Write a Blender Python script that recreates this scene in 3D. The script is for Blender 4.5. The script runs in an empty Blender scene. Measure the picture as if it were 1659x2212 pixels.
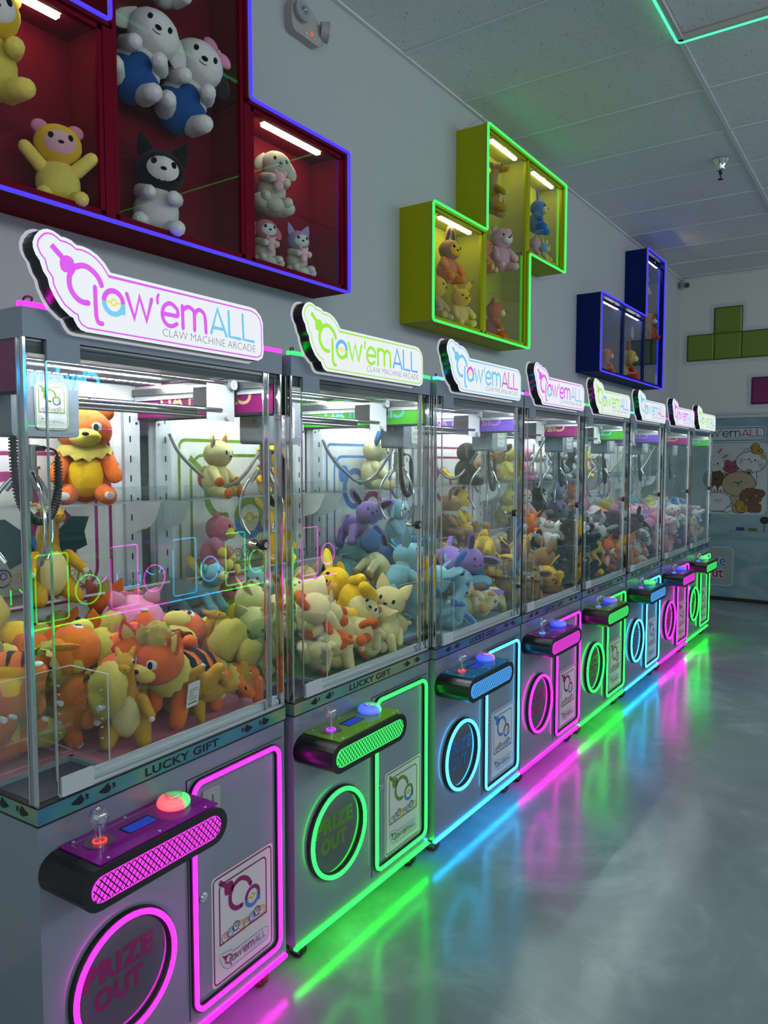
import bpy, math, random
from mathutils import Matrix, Vector, Euler
R = math.radians
SC = bpy.context.scene
COL = SC.collection
random.seed(7)

# ------------------------------------------------------------------ camera, world, light, exposure
cd = bpy.data.cameras.new('camera'); cam = bpy.data.objects.new('camera', cd); COL.objects.link(cam)
cam.location = (-0.8011, -1.4132, 1.5071)
cam.rotation_euler = (R(90 - 3.7705), 0, R(-55.3675))
cd.sensor_fit = 'VERTICAL'; cd.sensor_height = 36.0; cd.lens = 36.0 * 1630.88 / 2212
cd.clip_start = 0.02; cd.clip_end = 60
SC.camera = cam
w = bpy.data.worlds.new('world'); SC.world = w; w.use_nodes = True
w.node_tree.nodes['Background'].inputs[0].default_value = (0.80, 0.95, 1.0, 1)
w.node_tree.nodes['Background'].inputs[1].default_value = 0.55
def area(name, loc, rot, sx, sy, power, col):
    l = bpy.data.lights.new(name, 'AREA'); l.shape = 'RECTANGLE'; l.size = sx; l.size_y = sy
    l.energy = power; l.color = col
    o = bpy.data.objects.new(name, l); COL.objects.link(o); o.location = loc; o.rotation_euler = rot
    return o
# daylight through the storefront at the near end of the room
area('storefront_daylight', (-3.45, -2.5, 1.7), (0, R(-90), 0), 2.9, 5.0, 16, (0.86, 0.97, 1.0))
# unseen fill light added high across the aisle to brighten wall and ceiling
area('added_aisle_fill', (2.4, -5.22, 3.06), (R(90), 0, 0), 11.0, 0.80, 112, (0.90, 1.0, 0.97))
vs = SC.view_settings
vs.view_transform = 'Standard'; vs.look = 'None'; vs.exposure = 0.0; vs.gamma = 1.0; vs.use_curve_mapping = False
SC.cycles.use_denoising = True
SC.cycles.max_bounces = 9; SC.cycles.transparent_max_bounces = 40
SC.cycles.diffuse_bounces = 3; SC.cycles.glossy_bounces = 4; SC.cycles.transmission_bounces = 6
SC.cycles.caustics_reflective = False; SC.cycles.caustics_refractive = False
SC.cycles.sample_clamp_indirect = 6.0
SC.cycles.use_light_tree = True

# ------------------------------------------------------------------ materials
MATS = {}
def new_mat(name):
    m = bpy.data.materials.new(name); m.use_nodes = True
    return m, m.node_tree, m.node_tree.nodes['Principled BSDF']
def pbr(name, col, rough=0.5, metal=0.0, coat=0.0, coat_r=0.05, bump=0.0, bscale=200.0, sheen=0.0, var=0.0, vscale=6.0, trans=0.0, spec=0.5):
    if name in MATS: return MATS[name]
    m, nt, b = new_mat(name); b.inputs['Specular IOR Level'].default_value = spec
    b.inputs['Base Color'].default_value = (*col, 1)
    b.inputs['Roughness'].default_value = rough; b.inputs['Metallic'].default_value = metal
    b.inputs['Coat Weight'].default_value = coat; b.inputs['Coat Roughness'].default_value = coat_r
    b.inputs['Sheen Weight'].default_value = sheen; b.inputs['Sheen Roughness'].default_value = 0.4
    b.inputs['Transmission Weight'].default_value = trans
    if bump or var:
        tc = nt.nodes.new('ShaderNodeTexCoord')
    if bump:
        n = nt.nodes.new('ShaderNodeTexNoise'); n.inputs['Scale'].default_value = bscale; n.inputs['Detail'].default_value = 3
        bp = nt.nodes.new('ShaderNodeBump'); bp.inputs['Strength'].default_value = bump; bp.inputs['Distance'].default_value = 0.004
        nt.links.new(tc.outputs['Object'], n.inputs['Vector']); nt.links.new(n.outputs['Fac'], bp.inputs['Height'])
        nt.links.new(bp.outputs['Normal'], b.inputs['Normal'])
    if var:
        n2 = nt.nodes.new('ShaderNodeTexNoise'); n2.inputs['Scale'].default_value = vscale; n2.inputs['Detail'].default_value = 4
        nt.links.new(tc.outputs['Object'], n2.inputs['Vector'])
        mx = nt.nodes.new('ShaderNodeMix'); mx.data_type = 'RGBA'
        mx.inputs['A'].default_value = (*[c * (1 - var) for c in col], 1); mx.inputs['B'].default_value = (*[min(1, c * (1 + var)) for c in col], 1)
        nt.links.new(n2.outputs['Fac'], mx.inputs['Factor']); nt.links.new(mx.outputs['Result'], b.inputs['Base Color'])
    MATS[name] = m; return m
def emit(name, col, s):
    if name in MATS: return MATS[name]
    m, nt, b = new_mat(name)
    b.inputs['Base Color'].default_value = (*[min(1, c) * 0.06 for c in col], 1); b.inputs['Roughness'].default_value = 0.4; b.inputs['Specular IOR Level'].default_value = 0.2
    b.inputs['Emission Color'].default_value = (*col, 1); b.inputs['Emission Strength'].default_value = s
    MATS[name] = m; return m
def glass(name, tint=(0.97, 0.99, 0.985), f0=0.032, rough=0.0, amt=1.0):
    if name in MATS: return MATS[name]
    m, nt, b = new_mat(name); nt.nodes.remove(b)
    out = nt.nodes['Material Output']
    tr = nt.nodes.new('ShaderNodeBsdfTransparent'); tr.inputs[0].default_value = (*tint, 1)
    gl = nt.nodes.new('ShaderNodeBsdfAnisotropic') if False else nt.nodes.new('ShaderNodeBsdfGlossy')
    gl.inputs['Roughness'].default_value = rough; gl.inputs[0].default_value = (amt, amt, amt, 1)
    lw = nt.nodes.new('ShaderNodeLayerWeight'); lw.inputs['Blend'].default_value = 0.5
    p = nt.nodes.new('ShaderNodeMath'); p.operation = 'POWER'; p.inputs[1].default_value = 4.5
    ma = nt.nodes.new('ShaderNodeMath'); ma.operation = 'MULTIPLY_ADD'; ma.inputs[1].default_value = 1 - f0; ma.inputs[2].default_value = f0
    mx = nt.nodes.new('ShaderNodeMixShader')
    nt.links.new(lw.outputs['Facing'], p.inputs[0]); nt.links.new(p.outputs[0], ma.inputs[0]); nt.links.new(ma.outputs[0], mx.inputs[0])
    nt.links.new(tr.outputs[0], mx.inputs[1]); nt.links.new(gl.outputs[0], mx.inputs[2]); nt.links.new(mx.outputs[0], out.inputs['Surface'])
    MATS[name] = m; return m
def plush_mat(col, furry=False):
    key = 'plush_%s_%.3f_%.3f_%.3f' % ('fur' if furry else 'nap', *col)
    return pbr(key, col, 0.95, spec=0.15, bump=1.0 if furry else 0.45, bscale=60.0 if furry else 120.0, sheen=0.12, var=0.10, vscale=5.0)

M_CAB = pbr('cabinet_grey_paint', (0.20, 0.235, 0.29), 0.34, coat=0.6, coat_r=0.03, bump=0.02, bscale=300)
M_CAB2 = pbr('inner_white_paint', (0.72, 0.76, 0.78), 0.4)
M_HEAD = pbr('header_grey_paint', (0.24, 0.28, 0.345), 0.42, bump=0.03, bscale=400)
M_BLACK = pbr('black_plastic', (0.006, 0.006, 0.007), 0.28)
M_BLACKM = pbr('black_rubber', (0.008, 0.008, 0.01), 0.6)
M_CHROME = pbr('chrome', (0.75, 0.76, 0.78), 0.08, metal=1.0)
M_STEEL = pbr('brushed_steel', (0.55, 0.55, 0.55), 0.28, metal=1.0)
M_WHITEP = pbr('white_plastic', (0.55, 0.58, 0.61), 0.4)
M_GREYP = pbr('grey_plastic', (0.20, 0.235, 0.28), 0.4)
M_GLASS = glass('clear_glass')
M_ACRYL = glass('clear_acrylic', (0.93, 0.96, 0.96), 0.07)
M_PRIZE = glass('smoked_hatch_acrylic', (0.30, 0.31, 0.36), 0.05)
M_EDGE = glass('acrylic_edge', (0.62, 0.68, 0.68), 0.35, 0.05)
M_INK = pbr('black_ink', (0.008, 0.008, 0.009), 0.5)
M_NAVY = pbr('chute_navy', (0.012, 0.012, 0.035), 0.5)
M_PAPER = pbr('poster_white', (0.66, 0.66, 0.64), 0.45)
M_LED = emit('led_strip', (0.92, 0.98, 1.0), 400.0)
M_LED2 = emit('led_strip_front', (0.92, 0.98, 1.0), 250.0)
M_LAMP = emit('display_lamp', (1.0, 0.88, 0.62), 24.0)
M_SIGNW = emit('sign_face_white', (0.90, 0.95, 1.0), 0.88)
M_SIGNB = emit('sign_back_glow', (0.90, 0.93, 1.0), 0.5)
M_WHEEL = pbr('caster_red_rubber', (0.10, 0.02, 0.015), 0.5)
M_WIRE = pbr('dark_red_wire', (0.05, 0.004, 0.004), 0.4)
def holo():
    """Rainbow film: hue drifts along the band and with the viewing angle."""
    m, nt, b = new_mat('holographic_film')
    b.inputs['Metallic'].default_value = 0.35; b.inputs['Roughness'].default_value = 0.25
    tc = nt.nodes.new('ShaderNodeTexCoord'); n = nt.nodes.new('ShaderNodeTexNoise'); n.inputs['Scale'].default_value = 2.2; n.inputs['Detail'].default_value = 2.5; n.inputs['Distortion'].default_value = 0.5
    mp = nt.nodes.new('ShaderNodeMapping'); mp.inputs['Scale'].default_value = (1.6, 1, 3.0)
    oi = nt.nodes.new('ShaderNodeObjectInfo')
    lw = nt.nodes.new('ShaderNodeLayerWeight'); lw.inputs[0].default_value = 0.5
    ad = nt.nodes.new('ShaderNodeMath'); ad.operation = 'MULTIPLY_ADD'; ad.inputs[1].default_value = 1.7
    a2 = nt.nodes.new('ShaderNodeMath'); a2.operation = 'ADD'
    cr = nt.nodes.new('ShaderNodeValToRGB'); e = cr.color_ramp.elements
    e[0].position = 0.0; e[0].color = (0.10, 0.15, 0.42, 1); e[1].position = 1.0; e[1].color = (0.10, 0.15, 0.42, 1)
    for p, c in ((0.16, (0.07, 0.24, 0.36)), (0.34, (0.10, 0.34, 0.27)), (0.50, (0.34, 0.36, 0.20)), (0.64, (0.12, 0.36, 0.30)), (0.80, (0.26, 0.22, 0.36)), (0.92, (0.16, 0.13, 0.45))):
        q = e.new(p); q.color = (*c, 1)
    L = nt.links.new
    L(tc.outputs['Object'], mp.inputs[0]); L(mp.outputs[0], n.inputs['Vector']); L(n.outputs['Fac'], ad.inputs[0]); L(lw.outputs['Facing'], ad.inputs[2]); L(ad.outputs[0], a2.inputs[0]); L(oi.outputs['Random'], a2.inputs[1])
    fr = nt.nodes.new('ShaderNodeMath'); fr.operation = 'FRACT'
    L(a2.outputs[0], fr.inputs[0]); L(fr.outputs[0], cr.inputs[0]); L(cr.outputs[0], b.inputs['Base Color'])
    return m
M_HOLO = holo()

# ------------------------------------------------------------------ mesh builder
class MB:
    def __init__(s): s.v = []; s.f = []; s.m = []; s.s = []
    def add(s, vs, fs, mi=0, sm=False):
        o = len(s.v); s.v += [tuple(v) for v in vs]
        for f in fs: s.f.append([i + o for i in f]); s.m.append(mi); s.s.append(sm)
        return s
    def box(s, x0, x1, y0, y1, z0, z1, mi=0):
        return s.add([(x0, y0, z0), (x1, y0, z0), (x1, y1, z0), (x0, y1, z0), (x0, y0, z1), (x1, y0, z1), (x1, y1, z1), (x0, y1, z1)],
                     [(0, 3, 2, 1), (4, 5, 6, 7), (0, 1, 5, 4), (1, 2, 6, 5), (2, 3, 7, 6), (3, 0, 4, 7)], mi)
    def cyl(s, p0, p1, r0, r1=None, n=12, mi=0, sm=True, caps=True):
        r1 = r0 if r1 is None else r1
        p0, p1 = Vector(p0), Vector(p1); d = (p1 - p0).normalized()
        a = d.orthogonal().normalized(); b = d.cross(a)
        vs = []
        for p, r in ((p0, r0), (p1, r1)):
            for i in range(n):
                t = 2 * math.pi * i / n; vs.append(p + a * (r * math.cos(t)) + b * (r * math.sin(t)))
        s.add(vs, [(i, (i + 1) % n, n + (i + 1) % n, n + i) for i in range(n)], mi, sm)
        if caps:
            s.add(vs[:n], [tuple(range(n - 1, -1, -1))], mi); s.add(vs[n:], [tuple(range(n))], mi)
        return s
    def tube(s, pts, r, n=8, closed=False, mi=0, rad=None):
        pts = [Vector(p) for p in pts]; N = len(pts); vs = []
        up = None
        for i, p in enumerate(pts):
            if closed: d = pts[(i + 1) % N] - pts[i - 1]
            else: d = pts[min(i + 1, N - 1)] - pts[max(i - 1, 0)]
            d.normalize()
            if up is None: up = d.orthogonal().normalized()
            up = (up - d * up.dot(d))
            if up.length < 1e-6: up = d.orthogonal()
            up.normalize(); b = d.cross(up)
            rr = rad[i] if rad else r
            for k in range(n):
                t = 2 * math.pi * k / n; vs.append(p + up * (rr * math.cos(t)) + b * (rr * math.sin(t)))
        fs = []
        for i in range(N if closed else N - 1):
            j = (i + 1) % N
            # match twist when closing
            sh = 0
            if closed and i == N - 1:
                best = 1e9
                for q in range(n):
                    dd = (Vector(vs[i * n]) - Vector(vs[q])).length
                    if dd < best: best = dd; sh = q
            for k in range(n):
                k2 = (k + 1) % n
                fs.append((i * n + k, i * n + k2, j * n + (k2 + sh) % n, j * n + (k + sh) % n))
        s.add(vs, fs, mi, True)
        if not closed:
            s.add(vs[:n], [tuple(range(n - 1, -1, -1))], mi); s.add(vs[-n:], [tuple(range(n))], mi)
        return s
    def ball(s, c, r, seg=14, rings=9, mi=0, fn=None):
        rx, ry, rz = (r, r, r) if isinstance(r, (int, float)) else r
        vs = [(0, 0, 1)]
        for i in range(1, rings):
            t = math.pi * i / rings
            for k in range(seg):
                a = 2 * math.pi * k / seg; vs.append((math.sin(t) * math.cos(a), math.sin(t) * math.sin(a), math.cos(t)))
        vs.append((0, 0, -1))
        if fn: vs = [fn(*v) for v in vs]
        vs = [(c[0] + x * rx, c[1] + y * ry, c[2] + z * rz) for x, y, z in vs]
        fs = [(0, 1 + k, 1 + (k + 1) % seg) for k in range(seg)]
        for i in range(rings - 2):
            for k in range(seg):
                a = 1 + i * seg; k2 = (k + 1) % seg; fs.append((a + k, a + seg + k, a + seg + k2, a + k2))
        l = len(vs) - 1; a = 1 + (rings - 2) * seg
        fs += [(l, a + (k + 1) % seg, a + k) for k in range(seg)]
        return s.add(vs, fs, mi, True)
    def lathe(s, prof, c=(0, 0, 0), n=16, mi=0, sm=True):
        vs = []
        for r, z in prof:
            for k in range(n):
                t = 2 * math.pi * k / n; vs.append((c[0] + r * math.cos(t), c[1] + r * math.sin(t), c[2] + z))
        fs = []
        for i in range(len(prof) - 1):
            for k in range(n): fs.append((i * n + k, i * n + (k + 1) % n, (i + 1) * n + (k + 1) % n, (i + 1) * n + k))
        return s.add(vs, fs, mi, sm)
    def prism(s, poly, y0, y1, mi=0, mi_side=None, front=True, back=True):
        """2-D polygon in x,z extruded along y (front is y0)."""
        n = len(poly); vs = [(x, y0, z) for x, z in poly] + [(x, y1, z) for x, z in poly]
        ar = sum(poly[i][0] * poly[(i + 1) % n][1] - poly[(i + 1) % n][0] * poly[i][1] for i in range(n))
        idx = list(range(n)) if ar > 0 else list(range(n - 1, -1, -1))
        ms = mi if mi_side is None else mi_side
        if front: s.add(vs, [tuple(idx)], mi)
        if back: s.add(vs, [tuple(n + i for i in reversed(idx))], ms)
        s.add(vs, [((idx[(k + 1) % n]), idx[k], n + idx[k], n + idx[(k + 1) % n]) for k in range(n)], ms)
        return s
    def xf(s, M):
        s.v = [tuple(M @ Vector(v)) for v in s.v]; return s
    def mesh(s, name, nm=None):
        me = bpy.data.meshes.new(name); me.from_pydata(s.v, [], s.f)
        nm = nm or (max(s.m) + 1 if s.m else 1)
        for _ in range(nm): me.materials.append(None)
        me.polygons.foreach_set('material_index', s.m); me.polygons.foreach_set('use_smooth', s.s)
        me.update(); return me

CACHE = {}
def part(name, parent, mats, key, fn, loc=None, rot=None, scale=None):
    """One mesh object; meshes are shared through CACHE, materials sit on the object."""
    if not isinstance(mats, (list, tuple)): mats = [mats]
    if key is None or key not in CACHE:
        me = fn().mesh(name, len(mats))
        if key is not None: CACHE[key] = me
    else: me = CACHE[key]
    o = bpy.data.objects.new(name, me); COL.objects.link(o)
    for i, m in enumerate(mats):
        o.material_slots[i].link = 'OBJECT'; o.material_slots[i].material = m
    if parent is not None: o.parent = parent
    if loc is not None: o.location = loc
    if rot is not None: o.rotation_euler = rot
    if scale is not None: o.scale = scale if not isinstance(scale, (int, float)) else (scale,) * 3
    return o
def tag(o, label, cat, group=None):
    o['label'] = label; o['category'] = cat
    if group: o['group'] = group
    return o
def thing(name, label, cat, loc=(0, 0, 0), rot=(0, 0, 0), group=None):
    o = bpy.data.objects.new(name, None); COL.objects.link(o); o.location = loc; o.rotation_euler = rot
    o.empty_display_size = 0.1
    return tag(o, label, cat, group)

# ------------------------------------------------------------------ flat print helpers (2-D)
def rrect(x0, x1, z0, z1, r, n=5):
    o = []
    for cx, cz, a0 in ((x1 - r, z1 - r, 0), (x0 + r, z1 - r, 90), (x0 + r, z0 + r, 180), (x1 - r, z0 + r, 270)):
        for i in range(n + 1):
            a = R(a0 + 90 * i / n); o.append((cx + r * math.cos(a), cz + r * math.sin(a)))
    return o
def arc(cx, cz, r, a0, a1, n=16, rz=None):
    rz = r if rz is None else rz
    return [(cx + r * math.cos(R(a0 + (a1 - a0) * i / n)), cz + rz * math.sin(R(a0 + (a1 - a0) * i / n))) for i in range(n + 1)]
def ell(cx, cz, rx, rz, n=24, rot=0):
    c, s_ = math.cos(R(rot)), math.sin(R(rot)); o = []
    for i in range(n):
        a = 2 * math.pi * i / n; x, z = rx * math.cos(a), rz * math.sin(a); o.append((cx + c * x - s_ * z, cz + s_ * x + c * z))
    return o
def smooth(p, k=4):
    """Catmull-Rom through the points."""
    if len(p) < 3: return p
    q = [p[0]] + list(p) + [p[-1]]; o = []
    for i in range(1, len(q) - 2):
        for j in range(k):
            t = j / k; a, b, c, d = q[i - 1], q[i], q[i + 1], q[i + 2]
            o.append(tuple(0.5 * ((2 * b[e]) + (-a[e] + c[e]) * t + (2 * a[e] - 5 * b[e] + 4 * c[e] - d[e]) * t * t + (-a[e] + 3 * b[e] - 3 * c[e] + d[e]) * t ** 3) for e in (0, 1)))
    o.append(p[-1]); return o
class Print(MB):
    """Flat ink layers on the plane y = y0, facing -y; each new layer sits a hair prouder."""
    def __init__(s, y0, T=None, step=0.00025): MB.__init__(s); s.y = y0; s.T = T or (lambda x, z: (x, z)); s.step = step
    def layer(s): s.y -= s.step; return s
    def poly(s, pts, mi=0):
        n = len(pts); ar = sum(pts[i][0] * pts[(i + 1) % n][1] - pts[(i + 1) % n][0] * pts[i][1] for i in range(n))
        if ar < 0: pts = list(reversed(pts))
        return s.add([(s.T(*p)[0], s.y, s.T(*p)[1]) for p in pts], [tuple(range(n))], mi)
    def stroke(s, pts, w, mi=0, closed=False, cap=True):
        if closed: pts = list(pts) + [pts[0], pts[1]]
        n = len(pts); L = []; Rr = []
        for i in range(n):
            a = pts[max(i - 1, 0)]; b = pts[min(i + 1, n - 1)]; p = pts[i]
            dx, dz = b[0] - a[0], b[1] - a[1]; l = math.hypot(dx, dz) or 1
            k = 1.0
            if 0 < i < n - 1:
                d1 = (p[0] - a[0], p[1] - a[1]); l1 = math.hypot(*d1) or 1
                c = abs((d1[0] * dx + d1[1] * dz) / (l1 * l)); k = min(1.8, 1 / max(c, 0.3))
            nx, nz = -dz / l * w / 2 * k, dx / l * w / 2 * k
            L.append((p[0] + nx, p[1] + nz)); Rr.append((p[0] - nx, p[1] - nz))
        for i in range(n - 1): s.poly([Rr[i], Rr[i + 1], L[i + 1], L[i]], mi)
        if cap and not closed:
            for p in (pts[0], pts[-1]): s.poly(ell(p[0], p[1], w / 2, w / 2, 10), mi)
        return s
    def ring(s, cx, cz, r, w, mi=0, n=24): return s.stroke(arc(cx, cz, r, 0, 360, n), w, mi, cap=False)
FONTS = {}
def text_polys(txt, bold=0.0, space=1.0):
    """Flat outlines of the built-in sans typeface, as (verts, faces), width and height."""
    k = (txt, bold, space)
    if k in FONTS: return FONTS[k]
    cu = bpy.data.curves.new('lettering', 'FONT'); cu.body = txt; cu.size = 1; cu.offset = bold; cu.resolution_u = 3; cu.space_character = space
    cu.fill_mode = 'FRONT' if hasattr(cu, 'fill_mode') else cu.fill_mode
    o = bpy.data.objects.new('lettering', cu); COL.objects.link(o)
    dg = bpy.context.evaluated_depsgraph_get()
    me = bpy.data.meshes.new_from_object(o.evaluated_get(dg))
    vs = [(v.co.x, v.co.y) for v in me.vertices]; fs = [tuple(p.vertices) for p in me.polygons]
    bpy.data.objects.remove(o); bpy.data.curves.remove(cu); bpy.data.meshes.remove(me)
    x0 = min(v[0] for v in vs); x1 = max(v[0] for v in vs); z0 = min(v[1] for v in vs); z1 = max(v[1] for v in vs)
    FONTS[k] = ([((x - x0) / (x1 - x0), (z - z0) / (z1 - z0)) for x, z in vs], fs); return FONTS[k]
def put_text(pr, txt, x0, x1, z0, z1, mi=0, bold=0.0, space=1.0, shear=0.0):
    vs, fs = text_polys(txt, bold, space)
    P = [(x0 + u * (x1 - x0), z0 + v * (z1 - z0) + shear * u) for u, v in vs]
    out = [(pr.T(*p)[0], pr.y, pr.T(*p)[1]) for p in P]
    ff = []
    for f in fs:
        ar = sum(out[f[i]][0] * out[f[(i + 1) % len(f)]][2] - out[f[(i + 1) % len(f)]][0] * out[f[i]][2] for i in range(len(f)))
        ff.append(tuple(f) if ar > 0 else tuple(reversed(f)))
    pr.add(out, ff, mi); return pr

# ------------------------------------------------------------------ colour schemes
def scheme(k):
    S = {}
    if k == 'pink':
        S.update(neon=(1.0, 0.007, 0.80), sign=(0.70, 0.10, 0.82), all=(0.17, 0.55, 0.83), atop=(0.70, 0.10, 0.82), ink=(0.27, 0.012, 0.13), inkall=(0.07, 0.14, 0.35), con=(0.30, 0.0, 0.30), pan=(0.22, 0.006, 0.11), panT=(0.55, 0.42, 0.20), lin=(0.72, 0.25, 0.36))
    elif k == 'green':
        S.update(neon=(0.008, 1.0, 0.032), sign=(0.33, 0.80, 0.04), all=(0.10, 0.42, 0.84), atop=(0.13, 0.45, 0.85), ink=(0.13, 0.26, 0.02), inkall=(0.05, 0.16, 0.30), con=(0.16, 0.36, 0.01), pan=(0.06, 0.36, 0.02), panT=(0.16, 0.45, 0.62), lin=(0.035, 0.26, 0.015))
    else:
        S.update(neon=(0.025, 0.48, 1.0), sign=(0.17, 0.55, 0.80), all=(0.70, 0.07, 0.55), atop=(0.70, 0.12, 0.60), ink=(0.04, 0.13, 0.40), inkall=(0.33, 0.02, 0.16), con=(0.01, 0.22, 0.46), pan=(0.13, 0.07, 0.42), panT=(0.45, 0.20, 0.45), lin=(0.30, 0.52, 0.62))
    S['k'] = k
    S['Mneon'] = emit('neon_' + k, S['neon'], 9.0); S['Mskirt'] = emit('skirt_neon_' + k, {'pink': (1, .002, .75), 'green': (.004, 1, .014), 'blue': (.008, .40, 1)}[k], 18.0)
    S['Mgrille'] = emit('grille_light_' + k, {'pink': (1, .05, .86), 'green': (.06, 1, .17), 'blue': (.08, .42, 1)}[k], 1.05)
    S['Msign'] = emit('sign_letter_' + k, S['sign'], 1.0); S['Mall'] = emit('sign_all_' + k, S['all'], 1.0)
    S['Matop'] = emit('sign_atop_' + k, S['atop'], 1.0)
    S['Mabot'] = emit('sign_abot_' + k, {'pink': (0.20, 0.58, 0.84), 'green': (0.33, .80, .04), 'blue': (0.17, .55, .80)}[k], 1.0)
    S['Mink'] = pbr('print_' + k, S['ink'], 0.5); S['Minkall'] = pbr('print_all_' + k, S['inkall'], 0.5)
    S['Matopi'] = pbr('print_atop_' + k, S['ink'] if k != 'blue' else (0.33, 0.015, 0.12), 0.5)
    S['Mcon'] = pbr('console_acrylic_' + k, S['con'], 0.12, spec=0.35)
    S['Mpan'] = pbr('side_panel_' + k, S['pan'], 0.45, bump=0.05, bscale=900, spec=0.15); S['MpanT'] = pbr('side_panel_text_' + k, S['panT'], 0.4)
    S['Mlin'] = pbr('lining_fabric_' + k, S['lin'], 0.6, bump=0.3, bscale=30)
    return S
M_YEL = pbr('print_yellow', (0.62, 0.50, 0.04), 0.5); M_BLUP = pbr('print_blue', (0.07, 0.20, 0.52), 0.5); M_ORGP = pbr('print_orange', (0.42, 0.18, 0.04), 0.5)
M_NVYP = pbr('print_navy', (0.03, 0.03, 0.16), 0.5)
M_YELE = emit('sign_yellow', (0.80, 0.74, 0.07), 1.0)
M_GREYT = emit('sign_dark_text', (0.05, 0.05, 0.11), 1.0)

# ------------------------------------------------------------------ logo strokes (metres on the sign face of one machine)
OUT = [(-0.3504, 1.9521), (-0.339, 1.9515), (-0.3284, 1.9479), (-0.3213, 1.9445), (-0.314, 1.9454), (-0.2994, 1.943), (-0.2902, 1.9376), (-0.2865, 1.9364), (-0.2751, 1.9374), (-0.2578, 1.9349), (-0.2384, 1.9269), (-0.2227, 1.9152), (-0.2149, 1.9059), (-0.2089, 1.8992), (0.2111, 1.9001), (0.2312, 1.8972), (0.25, 1.8833), (0.2578, 1.8674), (0.2599, 1.7926), (0.2548, 1.7769), (0.2387, 1.7687), (-0.2705, 1.7692), (-0.2819, 1.7717), (-0.2894, 1.778), (-0.2966, 1.7892), (-0.2983, 1.793), (-0.3057, 1.7951), (-0.3255, 1.8096), (-0.3393, 1.828), (-0.3485, 1.8453), (-0.3516, 1.8589), (-0.3533, 1.8617), (-0.3608, 1.8711), (-0.3656, 1.8842), (-0.3672, 1.8893), (-0.3754, 1.8991), (-0.3801, 1.9104), (-0.3806, 1.921), (-0.376, 1.933), (-0.3671, 1.9445), (-0.3583, 1.9498)]
INL = [(-0.3498, 1.9441), (-0.341, 1.9447), (-0.3322, 1.9414), (-0.3234, 1.9364), (-0.3124, 1.9366), (-0.2996, 1.9341), (-0.2896, 1.928), (-0.2772, 1.9296), (-0.26, 1.9269), (-0.2445, 1.9205), (-0.2289, 1.9088), (-0.2192, 1.8974), (-0.2143, 1.8905), (0.2155, 1.8910), (0.2342, 1.885), (0.2467, 1.8741), (0.2510, 1.8577), (0.2528, 1.7937), (0.2468, 1.7815), (0.2324, 1.7764), (-0.2664, 1.7773), (-0.2797, 1.7819), (-0.2871, 1.7907), (-0.2887, 1.8003), (-0.2962, 1.8024), (-0.318, 1.8157), (-0.332, 1.8341), (-0.3404, 1.85), (-0.3418, 1.8624), (-0.352, 1.8746), (-0.3575, 1.8938), (-0.3667, 1.9026), (-0.3723, 1.9153), (-0.3702, 1.9266), (-0.364, 1.9352), (-0.3568, 1.9416)]
HANDLE = [(-0.3434, 1.9237), (-0.3213, 1.9057)]
BLOB = [(-0.3253, 1.9025), (-0.3188, 1.9091), (-0.3096, 1.9116), (-0.3004, 1.9097), (-0.295, 1.9044), (-0.2954, 1.901), (-0.2914, 1.8987), (-0.2936, 1.8885), (-0.3106, 1.8784), (-0.3179, 1.8777), (-0.3241, 1.882), (-0.3266, 1.8911)]
CARC1 = smooth([(-0.2980, 1.8905), (-0.2782, 1.8986), (-0.2628, 1.8982), (-0.2474, 1.8898), (-0.2378, 1.8801), (-0.2321, 1.8686)])
CARC2 = smooth([(-0.2980, 1.8865), (-0.3058, 1.873), (-0.3058, 1.8535), (-0.2988, 1.8402), (-0.2878, 1.8308), (-0.2765, 1.8271), (-0.2649, 1.8274)])
LL = smooth([(-0.2478, 1.8622), (-0.2476, 1.8413), (-0.2464, 1.808), (-0.2432, 1.795), (-0.2373, 1.7908), (-0.2323, 1.7913)])
AC = (-0.2034, 1.839)
WS = [(-0.1696, 1.8627), (-0.1507, 1.8147), (-0.1368, 1.8627), (-0.1183, 1.8147), (-0.1039, 1.8627)]
AP = smooth([(-0.0847, 1.8769), (-0.0882, 1.8675), (-0.087, 1.8582)])
ES = [(-0.0729, 1.8380)] + [(-0.0293, 1.8386)] + smooth([(-0.0293, 1.8386), (-0.0309, 1.8524), (-0.0447, 1.8622), (-0.0556, 1.8631), (-0.069, 1.8544), (-0.0748, 1.8387), (-0.0704, 1.8228), (-0.0592, 1.8144), (-0.0471, 1.8138), (-0.0327, 1.8208)])[1:]
MS = [[(-0.0160, 1.8637), (-0.0144, 1.8145)], smooth([(-0.0152, 1.8551), (-0.0037, 1.8631), (0.0066, 1.8644), (0.018, 1.8587), (0.0206, 1.8485), (0.021, 1.8149)]), smooth([(0.021, 1.8525), (0.0298, 1.8616), (0.0404, 1.8634), (0.0514, 1.8564), (0.0550, 1.8423), (0.0567, 1.8148)])]
AAS = [[(0.0736, 1.8156), (0.0949, 1.8754), (0.1248, 1.8148)], [(0.0824, 1.8300), (0.1154, 1.8298)]]
LS = [[(0.1325, 1.8763), (0.1350, 1.8157), (0.1731, 1.8148)], [(0.1817, 1.8765), (0.1845, 1.8152), (0.2221, 1.8145)]]
def claw_c(p, mi, w):
    p.stroke(HANDLE, w, mi, cap=False); p.poly(BLOB, mi); p.stroke(CARC1, w, mi); p.stroke(CARC2, w, mi)
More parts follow.
